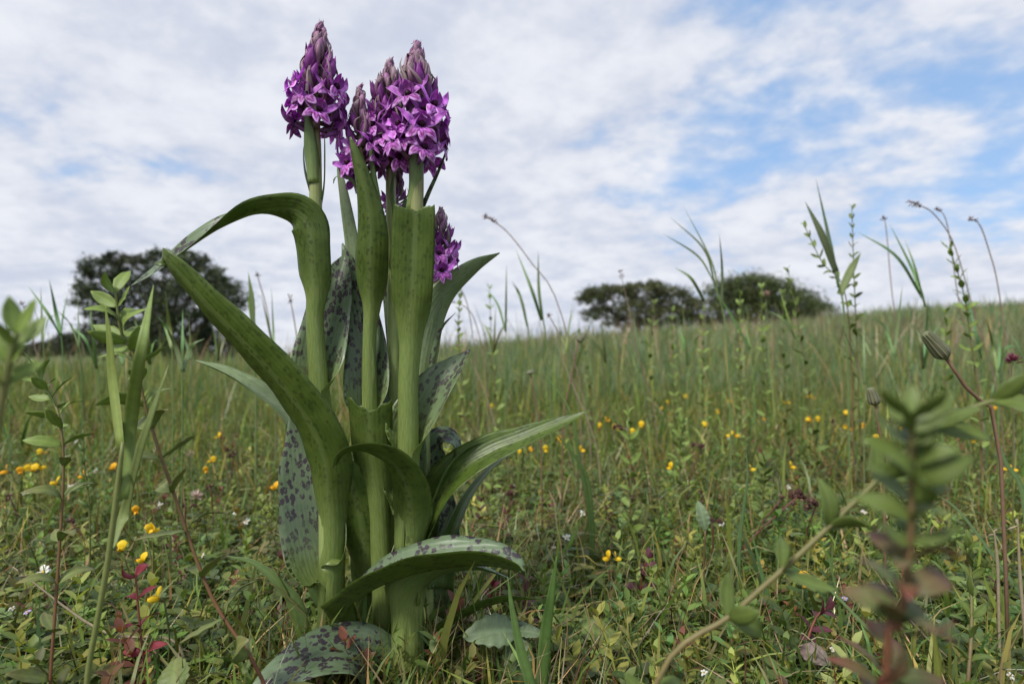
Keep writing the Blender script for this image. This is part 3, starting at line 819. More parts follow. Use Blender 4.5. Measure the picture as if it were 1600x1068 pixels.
def orchid(label, stem_rows, spike_args, seed, group=None, tint_top=(0.70, 0.50, 0.62)):
    pts, rad = stem_points(stem_rows[:-1])
    base = pts[0]
    root = thing('marsh_orchid', label, 'orchid', base, group)
    STEMS[root.name] = spline(np.array(stem_rows[:-1], float), 300)
    b = MB(base)
    tt = tint_top
    b.tube(pts, rad, 12, 44, col=lambda u, w: tuple(1 + (c - 1) * max(0, (u - 0.6) / 0.4) for c in tt))
    b.build('stem', [M_STEM], root)
    x, y, dd, _ = stem_rows[-1]
    n, op, sc = spike_args
    spike(root, pts[-1], P(x, y, D0 + dd * 0.001), n, op, rad[-1], sc, seed)
    return root

# the tall one standing apart
A = orchid('tall purple marsh orchid standing apart, with a long dark leaf arching sideways',
           [(522, 1088, 0, 19), (517, 900, 0, 18), (513, 760, 0, 16), (499, 610, 1, 14), (491, 470, 1, 12), (493, 330, 1, 10), (493, 240, 1, 9), (492, 205, 1, 8), (501, 48, 1, 3)], (42, 0.36, 1.14), 4)
orchid_leaf(A, [(490, 655, -4.5, 84, AWAY, 350), (490, 580, -4.5, 84, AWAY, 345), (490, 500, -4.6, 80, AWAY, 330), (489, 465, -5, 74, AWAY, 270), (488, 430, -6, 62, AWAY, 120), (486, 385, -8, 58, AWAY, 75), (482, 352, -9, 62, (0, 1, -0.1), 60),
                (466, 333, -10, 60, (0.35, 0.9, 0.15), 40), (438, 328, -11, 52, (0.3, 0.6, 0.75), 40), (395, 335, -12, 50, (0.0, 0.1, 1), 60), (345, 356, -13, 48, (-0.3, -0.6, 0.75), 75), (300, 383, -14, 40, (-0.5, -0.75, 0.5), 75), (255, 415, -15, 28, (-0.5, -0.75, 0.45), 60), (205, 446, -16, 3, (-0.5, -0.7, 0.4), 30)], n=60, crease=[0, 0, 0, 0, 0, 0, 0, 0, 0.1, 0.3, 0.2, 0.1, 0, 0])
orchid_leaf(A, [(500, 750, 6, 92, CAMW, 358), (500, 680, 6, 92, CAMW, 356), (499, 625, 6.4, 94, CAMW, 345), (499, 600, 7.5, 100, CAMW, 190), (503, 560, 10, 90, CAMW, 90), (512, 510, 14, 76, (0.05, -1, 0.1), 60), (521, 460, 18, 62, (0.1, -1, 0.1), 50), (530, 425, 22, 38, (0.1, -1, 0.1), 50), (538, 398, 25, 3, (0.1, -1, 0.1), 40)], crease=0.1, lay=1.2)
orchid_leaf(A, [(521, 1075, -7.6, 128, AWAY, 352), (520, 1000, -7.6, 128, AWAY, 352), (517, 900, -7.8, 126, AWAY, 340), (514, 835, -7.6, 90, AWAY, 262), (512, 775, -9.5, 74, AWAY, 130), (508, 725, -14, 82, (0.15, 1, 0.1), 80), (488, 670, -19, 84, (0.3, 1, 0.2), 60), (445, 607, -25, 82, (0.4, 1, 0.3), 50), (385, 540, -31, 74, (0.4, 1, 0.35), 50), (325, 478, -35, 60, (0.4, 1, 0.4), 50), (280, 428, -37, 44, (0.4, 1, 0.4), 50), (262, 410, -37, 36, (0.5, 0.8, 0.3), 60), (254, 402, -34, 30, (0.9, 0.2, 0.2), 60), (252, 408, -30, 22, (0.6, -0.8, -0.2), 60)],
            n=60, m=6, crease=0.10, lay=1.0, label='broad dark green arching leaf with a pale midrib')
orchid_leaf(A, [(521, 1084, 8.2, 130, CAMW, 358), (519, 990, 8.2, 130, CAMW, 358), (517, 905, 8.2, 130, CAMW, 352), (516, 880, 9, 136, CAMW, 235), (506, 840, 11, 124, (-0.1, -1, 0.1), 110), (496, 790, 15, 112, (-0.15, -1, 0.1), 70), (489, 735, 19, 100, (-0.1, -1, 0.1), 50), (484, 690, 22, 76, (0, -1, 0.1), 50), (474, 650, 25, 44, (0, -1, 0.1), 50), (462, 615, 28, 3, (0, -1, 0.1), 50)], n=50, m=6, crease=0.1, lay=1.8, label='purple-blotched leaf behind the lower stem')
orchid_leaf(A, [(520, 1030, -8, 70, (0.2, 1, 0), 200), (523, 985, -10, 66, (0.3, 0.8, 0.2), 110), (540, 952, -17, 62, (-0.5, 0.3, 0.8), 75), (585, 920, -25, 66, (-0.45, 0.05, 0.9), 50), (645, 897, -31, 80, (-0.2, 0.0, 1), 40), (710, 886, -36, 82, (0, 0.0, 1), 40), (765, 884, -40, 66, (0.25, 0.0, 1), 40), (800, 890, -42, 46, (0.4, 0.0, 0.85), 50), (814, 896, -43, 26, (0.5, 0, 0.8), 60)], n=48, m=6, crease=[0, .1, .4, .7, .75, .75, .75, .7, .6], rag=0.002, label='low spotted leaf arching across the stems with a damaged edge')
orchid_leaf(A, [(600, 1092, -6, 60, (0, -0.6, 1), 60), (590, 1045, -14, 92, (0.2, -0.7, 0.8), 70), (545, 1020, -26, 100, (-0.1, -0.65, 0.9), 60), (485, 1032, -40, 90, (-0.25, -0.6, 0.9), 55), (425, 1066, -52, 60, (-0.3, -0.6, 0.9), 50), (370, 1110, -62, 3, (-0.3, -0.6, 0.9), 50)], n=36, m=6, label='broad spotted basal leaf lying over the turf')
orchid_leaf(A, [(488, 285, -3.5, 34, AWAY, 200), (486, 255, -4, 30, AWAY, 150), (484, 225, -5, 23, AWAY, 80), (481, 192, -7, 13, AWAY, 60), (477, 165, -8, 2, AWAY, 40)], under=M_PLAIN, name='stem_leaf', n=16, m=3)
orchid_leaf(A, [(484, 300, 2, 16, (1, 0, 0), 60), (476, 268, 1, 10, (1, 0, 0), 60), (474, 235, 0, 7, (1, 0.2, 0), 50), (480, 215, 0, 1.5, (0.8, 0, -0.5), 30)], under=M_PLAIN, name='stem_leaf', n=14, m=2)
orchid_leaf(A, [(501, 330, 3, 18, (-1, 0, 0), 60), (507, 290, 2, 14, (-1, -0.3, 0), 60), (508, 240, 2, 10, (-1, -0.3, 0), 60), (507, 205, 1, 2, (-1, 0, 0), 30)], under=M_PLAIN, name='stem_leaf', n=14, m=2)

orchid_leaf(A, [(512, 790, 12, 30, (-0.4, -1, 0), 90), (492, 700, 30, 34, (0, -0.8, 0.6), 80), (445, 643, 33, 40, (0.2, -0.5, 0.85), 70), (395, 608, 34, 38, (0.25, -0.3, 0.95), 70), (350, 582, 35, 29, (0.25, -0.2, 0.95), 75), (305, 563, 36, 3, (0.25, -0.2, 0.9), 60)], upper=M_PALE, under=M_UNDER, n=30, crease=0.2, lay=2.6)

# the slim stem in the middle, with its spotted leaf
B = orchid('slim-stemmed marsh orchid with pink budding spike behind an upright spotted leaf',
           [(602, 1085, 10, 16), (598, 900, 10, 15), (590, 780, 9, 13), (581, 700, 8, 12), (577, 620, 8, 11), (577, 500, 8, 9), (575, 400, 9, 8), (569, 310, 10, 8), (566, 275, 10, 7), (561, 142, 10, 3)], (38, 0.30, 0.92), 9)
orchid_leaf(B, [(577, 690, 4, 62, AWAY, 345), (577, 610, 4, 62, AWAY, 340), (577, 525, 4, 60, AWAY, 325), (577, 485, 3.4, 58, AWAY, 260), (577, 450, 1, 56, AWAY, 120), (578, 405, -3, 56, AWAY, 70), (579, 360, -6, 52, (0.1, 1, 0), 60), (574, 315, -9, 40, (0.1, 1, 0), 70), (563, 270, -12, 27, (0.2, 1, 0), 80), (553, 235, -14, 16, (0.2, 1, 0), 70), (547, 214, -14, 3, (0.4, 1, 0), 50)], n=40, crease=0.12)
orchid_leaf(B, [(579, 760, 12.5, 82, CAMW, 358), (579, 700, 12.5, 82, CAMW, 358), (577, 655, 12.5, 82, CAMW, 350), (577, 632, 13.5, 90, CAMW, 190), (576, 590, 16, 78, CAMW, 85), (574, 540, 20, 66, (0, -1, 0.1), 60), (566, 485, 24, 52, (-0.1, -1, 0.1), 50), (551, 430, 27, 36, (-0.2, -1, 0.1), 50), (535, 380, 29, 3, (-0.3, -1, 0.1), 40)], n=36, lay=1.2)
orchid_leaf(B, [(601, 1080, 2, 84, AWAY, 340), (597, 950, 2, 84, AWAY, 335), (592, 840, 2, 84, AWAY, 320), (587, 780, 1, 82, AWAY, 220), (582, 735, -1, 78, AWAY, 130), (578, 690, -4, 76, AWAY, 105), (577, 650, -7, 76, (0, 1, 0), 90), (577, 622, -9, 74, (0, 1, 0), 70)], n=34, m=6, crease=[0, 0, 0, 0, -.05, -.12, -.12, -.12], lay=1.4, notch=0.008, rag=0.0015, under=M_UNDER)
orchid_leaf(B, [(555, 420, 34, 22, CAMW, 40), (549, 370, 36, 22, CAMW, 40), (539, 310, 38, 17, (-0.2, -1, 0), 40), (531, 270, 40, 9, (-0.2, -1, 0), 40), (528, 254, 40, 2, (-0.2, -1, 0), 40)], upper=M_PALE, under=M_PALE, n=16, m=3)
orchid_leaf(B, [(600, 400, 12, 14, (0.3, 1, 0), 60), (592, 330, 8, 13, (0.3, 1, 0), 60), (583, 275, 5, 11, (0.3, 1, 0), 70), (579, 235, 3, 9, (0.6, 0.8, 0), 60), (586, 212, 2, 7, (0.5, 0.5, -0.6), 50), (600, 207, 1, 2, (0, 0.3, -1), 40)], under=M_PLAIN, name='stem_leaf', n=20, m=2)
orchid_leaf(B, [(560, 310, 6, 8, (1, 0.5, 0), 60), (552, 285, 3, 7, (0.7, 0.7, 0), 60), (538, 274, 2, 5, (0.2, 0.5, -1), 60), (524, 277, 2, 4, (-0.2, 0.3, -1), 60), (521, 287, 2, 1.5, (-1, 0.3, -0.2), 40)], under=M_PLAIN, name='stem_leaf', n=16, m=2)
orchid_leaf(B, [(582, 930, 14, 78, AWAY, 260), (572, 880, 9, 78, AWAY, 140), (566, 830, 4, 72, (-0.1, 1, 0), 80), (556, 780, 0, 62, (-0.2, 1, 0), 60), (545, 745, -4, 50, (-0.3, 1, 0), 60), (535, 725, -7, 30, (-0.4, 0.9, 0), 60)], n=24, rag=0.002)
orchid_leaf(B, [(572, 1010, 22, 60, AWAY, 260), (570, 930, 20, 52, AWAY, 120), (566, 870, 18, 44, AWAY, 70), (560, 820, 20, 22, AWAY, 50)], under=M_PLAIN, n=18)

# the stoutest one in front, with the folded upper leaf
C = orchid('stoutest marsh orchid with thick pale stem and broad folded leaf below large spike',
           [(637, 1092, -4, 22), (637, 950, -4, 21), (637, 850, -4, 18), (638, 720, -3, 16), (638, 560, -3, 14), (641, 500, -2, 12), (648, 400, -1, 11), (652, 300, 0, 10), (653, 255, 0, 9), (651, 76, 1, 3)], (46, 0.42, 1.2), 15)
orchid_leaf(C, [(638, 765, -9, 92, AWAY, 350), (638, 690, -9, 92, AWAY, 345), (638, 600, -9, 88, AWAY, 335), (638, 545, -9, 84, AWAY, 280), (639, 505, -10, 80, AWAY, 190), (643, 460, -12, 74, AWAY, 105), (645, 410, -14, 74, AWAY, 85), (647, 365, -16, 72, AWAY, 75), (648, 335, -18, 70, AWAY, 70), (648, 320, -18.5, 67, AWAY, 65)], n=36, m=7, crease=[0, 0, 0, 0, -.1, -.3, -.42, -.45, -.45, -.45], rag=0.0008, notch=0.003, label='broad upright leaf with a cut-off looking top')
orchid_leaf(C, [(638, 860, 3, 108, CAMW, 358), (638, 770, 3, 108, CAMW, 356), (639, 715, 3.6, 108, CAMW, 335), (648, 675, 4.5, 100, (-0.3, -1, 0.1), 170), (668, 635, 6, 88, (-0.45, -1, 0.25), 100), (692, 600, 8, 70, (-0.5, -0.9, 0.3), 85), (715, 572, 10, 42, (-0.5, -0.8, 0.4), 80), (735, 546, 11, 3, (-0.5, -0.7, 0.5), 60)], n=38, crease=0.1, lay=1.2)
orchid_leaf(C, [(638, 800, 8, 104, CAMW, 300), (634, 735, 14, 84, CAMW, 110), (630, 670, 18, 72, CAMW, 60), (628, 610, 22, 62, CAMW, 50), (625, 560, 25, 48, CAMW, 50), (622, 500, 27, 3, CAMW, 50)], n=28)
orchid_leaf(C, [(637, 1045, -12, 128, AWAY, 352), (637, 960, -12, 128, AWAY, 350), (637, 880, -12, 120, AWAY, 320), (638, 835, -12.5, 104, AWAY, 220), (640, 795, -15, 74, (0.1, 1, 0), 100), (634, 755, -21, 68, (0.35, 1, 0.2), 70), (612, 722, -28, 66, (0.5, 0.8, 0.4), 55), (580, 706, -34, 60, (0.3, 0.55, 0.8), 50), (555, 704, -37, 52, (0.0, 0.3, 1), 50), (538, 710, -38, 46, (-0.6, 0.05, 0.8), 50), (528, 722, -37, 40, (-0.9, -0.3, 0.3), 50)], n=46, m=6, rag=0.003, crease=0.05, lay=1.4, label='short leaf curling over to a torn brown tip')
orchid_leaf(C, [(640, 1090, -12.5, 140, (-0.3, 1, 0), 354), (640, 1020, -12.5, 140, (-0.3, 1, 0), 348), (641, 965, -12, 130, (-0.4, 1, 0), 290), (646, 935, -12, 108, (-0.6, 0.8, 0.1), 170), (664, 912, -12, 76, (-0.7, 0.5, 0.4), 110), (700, 895, -13, 58, (-0.4, 0.35, 0.85), 80), (750, 890, -14, 40, (-0.1, 0.3, 1), 70), (800, 905, -15, 3, (0.2, 0.2, 1), 60)], n=38, m=6, lay=2.2, under=M_PLAIN)
orchid_leaf(C, [(640, 330, -2, 30, AWAY, 200), (648, 285, -4, 30, AWAY, 160), (649, 245, -6, 23, AWAY, 90), (655, 210, -8, 13, (0.2, 1, 0), 70), (665, 185, -9, 8, (0.3, 1, 0), 60), (676, 168, -9, 1.5, (0.3, 1, 0), 40)], under=M_PLAIN, name='stem_leaf', n=20, m=3)
orchid_leaf(C, [(658, 335, 4, 15, (-0.7, -0.7, 0.2), 80), (672, 300, 3, 13, (-0.7, -0.7, 0.2), 80), (686, 268, 2, 10, (-0.7, -0.7, 0.2), 70), (696, 240, 1, 5, (-0.8, -0.6, 0), 60), (698, 215, 0, 1, (-1, -0.4, 0), 40)], under=M_PLAIN, name='stem_leaf', n=18, m=2)
orchid_leaf(C, [(640, 930, 2, 90, CAMW, 250), (655, 860, 5, 84, (-0.6, -0.7, 0.3), 120), (678, 795, 8, 76, (-0.6, -0.65, 0.4), 85), (712, 742, 11, 72, (-0.5, -0.7, 0.5), 70), (765, 706, 13, 58, (-0.4, -0.75, 0.55), 60), (820, 684, 14, 42, (-0.3, -0.7, 0.65), 60), (870, 664, 15, 28, (-0.3, -0.65, 0.7), 60), (920, 642, 16, 2, (-0.3, -0.6, 0.7), 50)], n=44, m=6, crease=0.1, upper=M_UNDER, label='long pointed leaf reaching out sideways over the meadow')
orchid_leaf(C, [(650, 880, 12, 80, CAMW, 180), (668, 810, 15, 70, (-0.7, -0.5, 0.4), 110), (690, 750, 17, 58, (-0.7, -0.3, 0.6), 90), (722, 708, 19, 44, (-0.4, -0.1, 0.9), 80), (755, 692, 21, 26, (-0.2, 0, 1), 70), (782, 688, 22, 2, (-0.1, 0, 1), 50)], n=30, under=M_PLAIN, upper=M_PLAIN)

# the lesser ones behind
E = orchid('small thin-stemmed marsh orchid with short spike beside a pale pointed leaf',
           [(668, 1075, 26, 13), (664, 800, 26, 11), (662, 620, 25, 9), (668, 530, 25, 8), (680, 450, 24, 7), (684, 428, 24, 6), (690, 332, 24, 2)], (28, 0.38, 0.82), 22, tint_top=(0.5, 0.36, 0.42))
orchid_leaf(E, [(652, 620, 18, 56, AWAY, 200), (660, 550, 20, 60, (-0.3, 1, 0.1), 90), (676, 492, 22, 58, (-0.5, 0.8, 0.3), 70), (704, 450, 24, 46, (-0.5, 0.7, 0.5), 60), (742, 417, 26, 28, (-0.4, 0.7, 0.6), 60), (781, 395, 28, 2, (-0.4, 0.7, 0.6), 50)], under=M_PALE, n=28, label='pale pointed leaf slanting up against the sky')
orchid_leaf(E, [(666, 620, 22, 20, (-0.6, -0.6, 0), 80), (678, 560, 20, 18, (-0.6, -0.6, 0.2), 80), (690, 515, 19, 14, (-0.5, -0.4, 0.6), 70), (712, 488, 18, 2, (-0.3, -0.3, 0.9), 50)], under=M_PLAIN, n=16, m=3)
orchid_leaf(E, [(664, 860, 22, 70, CAMW, 200), (660, 790, 24, 66, CAMW, 90), (664, 735, 26, 60, (-0.1, -1, 0.2), 60), (680, 695, 26, 48, (-0.1, -1, 0.3), 50), (698, 684, 24, 40, (0.2, -0.6, 0.8), 50), (712, 700, 20, 26, (0.9, -0.2, 0.3), 60), (700, 722, 16, 10, (0.6, 0.7, -0.2), 60)], n=30, rag=0.002, label='curled grey spotted leaf with a withered tip')
orchid_leaf(E, [(690, 920, 22, 46, CAMW, 100), (702, 850, 24, 34, (-0.4, -0.6, 0.5), 60), (728, 785, 27, 30, (-0.5, -0.4, 0.6), 60), (765, 735, 30, 22, (-0.5, -0.2, 0.8), 60), (803, 704, 32, 2, (-0.5, -0.2, 0.8), 40)], upper=M_PLAIN, under=M_PLAIN, n=24, m=4)
orchid_leaf(E, [(676, 960, 30, 60, CAMW, 160), (688, 880, 34, 60, (-0.1, -1, 0), 70), (697, 820, 38, 44, (0, -1, 0), 50), (705, 760, 42, 3, (0, -1, 0), 40)], n=20)
orchid_leaf(E, [(668, 1040, 14, 60, (-0.3, 0.4, 0.8), 160), (690, 990, 8, 50, (-0.5, 0.5, 0.7), 90), (735, 957, 4, 44, (-0.3, 0.6, 0.8), 60), (790, 938, 2, 34, (-0.1, 0.6, 0.8), 60), (845, 936, 1, 2, (0.1, 0.5, 0.8), 50)], n=26, under=M_UNDER, upper=M_UNDER)
orchid_leaf(E, [(662, 1070, 8, 60, (-0.3, 0.3, 0.9), 160), (690, 1015, 2, 50, (-0.5, 0.3, 0.8), 90), (740, 988, -2, 40, (-0.2, 0.2, 0.95), 70), (800, 978, -4, 28, (0, -0.2, 1), 60), (850, 985, -5, 2, (0.1, -0.2, 1), 50)], n=24)
F = orchid('marsh orchid with a tapering pink-tipped spike crowded between two taller spikes',
           [(622, 1070, 26, 12), (618, 800, 24, 11), (614, 500, 22, 9), (611, 320, 20, 8), (610, 262, 18, 7), (609, 99, 16, 3)], (42, 0.44, 1.04), 31)
orchid_leaf(F, [(620, 560, 24, 30, CAMW, 150), (612, 470, 26, 26, CAMW, 60), (604, 400, 28, 18, CAMW, 50), (598, 330, 28, 2, CAMW, 40)], n=16, m=3)
orchid_leaf(F, [(613, 420, 20, 20, (0.5, 0.8, 0), 90), (612, 340, 18, 16, (0.5, 0.8, 0), 80), (610, 300, 16, 13, (0.7, 0.6, 0.1), 70), (618, 268, 14, 9, (0.5, 0.4, -0.7), 60), (632, 262, 13, 2, (0, 0.3, -1), 50)], under=M_PLAIN, name='stem_leaf', n=18, m=2)
G = orchid('smallest marsh orchid with a tiny budding spike half hidden behind the broad folded leaf',
           [(612, 1068, 34, 9), (612, 800, 34, 8), (614, 500, 33, 6), (617, 380, 32, 5), (618, 345, 32, 4), (623, 266, 32, 2)], (18, 0.34, 0.66), 37)
orchid_leaf(G, [(616, 420, 30, 20, AWAY, 120), (622, 370, 27, 19, AWAY, 80), (630, 335, 25, 13, AWAY, 70), (634, 305, 24, 2, AWAY, 50)], under=M_PLAIN, name='stem_leaf', n=14, m=2)

# ------------------------------------------------------------------ leaf meshes for herbs: unit length along +X, upper side +Z
def herb_leaf_mesh(name, shape, col, cols2=None, fold=40, bend=0.25, n=10, m=3, mat=None):
    b = MB()
    K = len(shape)
    pos = [(u, 0, bend * 0.5 * math.sin(u * 2.6) - bend * u * u * 0.7) for u in np.linspace(0, 1, K)]
    c2 = cols2 or col
    b.ribbon(pos, shape, [(0, 0, 1)] * K, [fold] * K, n=n, m=m, thick=0.02, top=0, bot=0, wav=0.05, ph=len(name),
             col=lambda u, w: tuple((a + (c - a) * u ** 2) * (1.25 if abs(w - 0.5) < 0.08 else 1.0) for a, c in zip(col, c2)))
    return b.mesh(name, [mat or M_ATTR])
OV = [0.10, 0.30, 0.42, 0.40, 0.28, 0.03]
NAR = [0.08, 0.17, 0.20, 0.18, 0.12, 0.02]
HL = {
    'green': [herb_leaf_mesh('leaf', OV, (0.125, 0.175, 0.038), bend=b_) for b_ in (0.1, 0.35, -0.15)],
    'lime': [herb_leaf_mesh('leaf', OV, (0.20, 0.28, 0.06), bend=b_) for b_ in (0.15, 0.4, -0.1)],
    'red': [herb_leaf_mesh('leaf', OV, (0.14, 0.13, 0.05), (0.19, 0.05, 0.04), bend=b_) for b_ in (0.2, 0.45)] + [herb_leaf_mesh('leaf', OV, (0.12, 0.17, 0.05), (0.17, 0.09, 0.05))],
    'crimson': [herb_leaf_mesh('leaf', OV, (0.22, 0.02, 0.03), (0.26, 0.04, 0.05), bend=b_) for b_ in (0.2, 0.4)],
    'maroon': [herb_leaf_mesh('leaf', OV, (0.10, 0.03, 0.04), (0.13, 0.04, 0.05), bend=b_) for b_ in (0.2, 0.4)],
    'olive': [herb_leaf_mesh('leaf', OV, (0.17, 0.22, 0.06), (0.19, 0.18, 0.06), bend=b_) for b_ in (0.2, 0.4, 0.0)],
    'narrow': [herb_leaf_mesh('leaf', NAR, (0.12, 0.19, 0.05), bend=b_) for b_ in (0.2, 0.5, 0.0)],
}
def put_leaf(parent, me, p, d, up, L, name='leaf', wide=1.0):
    x = Vector(d).normalized(); y = Vector(up).cross(x)
    if y.length < 1e-4: y = Vector((0, 1, 0))
    y.normalize(); z = x.cross(y)
    o = obj(name, me, parent)
    q = Vector(p)
    o.matrix_local = Matrix(((x.x * L, y.x * L * wide, z.x * L, q.x), (x.y * L, y.y * L * wide, z.y * L, q.y), (x.z * L, y.z * L * wide, z.z * L, q.z), (0, 0, 0, 1)))
    return o
def to_ground(pts):
    """carry a stem on down to the turf, in line with its lowest stretch"""
    p = pts[0]; g = float(H(p.x, p.y))
    if p.z > g + 0.004:
        e = Vector((p.x + (p.x - pts[1].x) * 0.25, p.y + (p.y - pts[1].y) * 0.1, 0)); e.z = float(H(e.x, e.y)) - 0.004
        return [e] + pts
    return pts
def herb(name, label, cat, rows, r0, r1, nodes, L0, L1, leafset, seed, group=None, t0=0.1, el=0.35, stemcol=((0.17, 0.20, 0.06), (0.17, 0.20, 0.06)), lower=None, wide=1.0, whorl=2):
    """upright herb with crossed pairs of leaves; rows = (px, py, distance) from the bottom up, sizes in mm"""
    r = random.Random(seed)
    pts = to_ground([P(*q) for q in rows])
    root = thing(name, label, cat, pts[0], group)
    b = MB(pts[0])
    ca, cb = stemcol
    b.tube(pts, [r0 * 0.001 + (r1 - r0) * 0.001 * i / (len(pts) - 1) for i in range(len(pts))], 6, max(12, 5 * len(pts)), col=lambda u, w: tuple(x + (y - x) * u for x, y in zip(ca, cb)))
    b.build('stem', [M_ATTR], root)
    S = spline(np.array([tuple(p) for p in pts]), 200)
    a = r.uniform(0, 6)
    for k in range(nodes):
        u = t0 + (1 - t0) * (k / (nodes - 1)) ** 0.9
        i = min(198, int(u * 199)); p = Vector(S[i]); T = Vector(S[i + 1] - S[i]).normalized()
        e1 = T.cross(Vector((0.2, 1, 0.1))).normalized(); e2 = T.cross(e1)
        L = (L0 + (L1 - L0) * u) * 0.001
        ls = HL[lower if (lower and u < 0.55) else leafset]
        for s in range(whorl):
            q = a + s * 2 * math.pi / whorl + r.uniform(-0.2, 0.2)
            o_ = e1 * math.cos(q) + e2 * math.sin(q)
            ee = el + 0.55 * u ** 3 + r.uniform(-0.15, 0.15)
            d = o_ * math.cos(ee) + T * math.sin(ee)
            put_leaf(root, r.choice(ls), p - pts[0], d, T + Vector((r.uniform(-.6, .6), r.uniform(-1.3, .3), r.uniform(-.3, .3))), L * r.uniform(0.8, 1.15), wide=wide)
        a += math.pi / 2 + r.uniform(-0.2, 0.2)
    return root
GRN, RDS, TAN = (0.17, 0.21, 0.06), (0.24, 0.075, 0.05), (0.30, 0.22, 0.11)

# near herbs on the left
herb('leafy_herb', 'green herb with a reddish lower stem, its leafy top below the drooping leaf tip', 'herb',
     [(415, 1075, .27), (330, 930, .275), (270, 766, .28), (230, 645, .285), (210, 558, .285), (190, 520, .285), (180, 455, .285)], 0.95, 0.65, 17, 24, 15, 'lime', 1, t0=0.12, el=0.25, stemcol=(RDS, GRN), lower='olive')
herb('leafy_herb', 'thin herb with a pinkish red stem and folded leaf pairs beside the straw-coloured stalk', 'herb',
     [(78, 1075, .29), (90, 900, .30), (99, 740, .31), (94, 660, .315), (80, 620, .32), (56, 580, .32)], 0.9, 0.6, 15, 21, 13, 'lime', 2, t0=0.1, el=0.35, stemcol=(RDS, GRN), lower='olive')
herb('leafy_herb', 'out-of-focus pale green herb leaning in close with broad upturned leaves', 'herb',
     [(-40, 900, .15), (-10, 700, .15), (10, 590, .15), (25, 520, .15)], 1.3, 0.9, 4, 13, 10, 'lime', 3, t0=0.72, el=0.5, stemcol=(TAN, GRN))
herb('red_leaved_sprig', 'small sprig with a crimson stem and crimson leaves low in the turf', 'herb',
     [(228, 1050, .33), (222, 1010, .33), (216, 950, .335), (212, 900, .34)], 0.8, 0.6, 5, 15, 14, 'crimson', 4, t0=0.2, el=0.2, stemcol=(RDS, RDS))
herb('leafy_herb', 'feathery-looking short herb with crowded narrow leaves at the turf edge', 'herb',
     [(140, 800, .5), (132, 730, .5), (130, 670, .5)], 0.9, 0.6, 9, 14, 8, 'narrow', 5, t0=0.1, el=0.7)
# near herbs on the right
herb('blurred_herb', 'big out-of-focus herb close up, dense green leaf whorls above red-flushed lower leaves', 'herb',
     [(1385, 1075, .115), (1405, 980, .115), (1422, 850, .115), (1425, 740, .115), (1424, 650, .115)], 0.8, 0.6, 13, 11.5, 10, 'green', 6, t0=0.28, el=0.3, whorl=3, stemcol=(RDS, (0.16, 0.16, 0.06)), lower='red', wide=1.1)
herb('trailing_stem', 'blurred brown and green stem slanting across the turf with paired leaves at its joints', 'herb',
     [(1020, 1085, .19), (1150, 955, .19), (1250, 865, .19), (1350, 770, .19), (1470, 660, .185), (1600, 612, .18), (1680, 590, .18)], 1.0, 0.8, 9, 15, 16, 'green', 7, t0=0.14, el=0.6, whorl=3, stemcol=((0.26, 0.20, 0.09), GRN))
herb('leafy_herb', 'neat upright herb with stacked green leaf pairs beside grey dead stalks', 'herb',
     [(1512, 1075, .30), (1518, 985, .31), (1517, 900, .32), (1512, 855, .32)], 1.1, 0.7, 9, 13, 10, 'green', 8, t0=0.25, el=0.7, stemcol=((0.22, 0.12, 0.07), GRN))
herb('maroon_sprig', 'dark maroon leafy sprig growing low beside a grey pink leaf', 'herb',
     [(1258, 1040, .37), (1262, 1000, .37), (1275, 965, .375), (1290, 950, .375)], 1.0, 0.7, 6, 19, 12, 'maroon', 9, t0=0.3, el=0.4, stemcol=(RDS, RDS))
herb('maroon_sprig', 'red stemmed sprig with maroon leaves near the lone large yellow flower', 'herb',
     [(1005, 985, .47), (1000, 940, .47), (1003, 900, .47), (1012, 870, .47)], 0.9, 0.6, 6, 20, 11, 'maroon', 10, t0=0.1, el=0.25, stemcol=(RDS, RDS))
herb('red_leaved_sprig', 'tuft of bright red leaves peeping out behind the lowest orchid leaves', 'herb',
     [(764, 970, .45), (766, 945, .45), (770, 915, .45)], 0.8, 0.6, 5, 14, 11, 'crimson', 11, t0=0.2, el=0.5, stemcol=(RDS, RDS))
herb('red_leaved_sprig', 'crimson flushed leaves at the foot of the blurred close herb', 'herb',
     [(1375, 1110, .17), (1385, 1075, .17), (1390, 1050, .17)], 0.9, 0.7, 4, 16, 14, 'red', 12, t0=0.4, el=0.15, stemcol=(RDS, RDS))

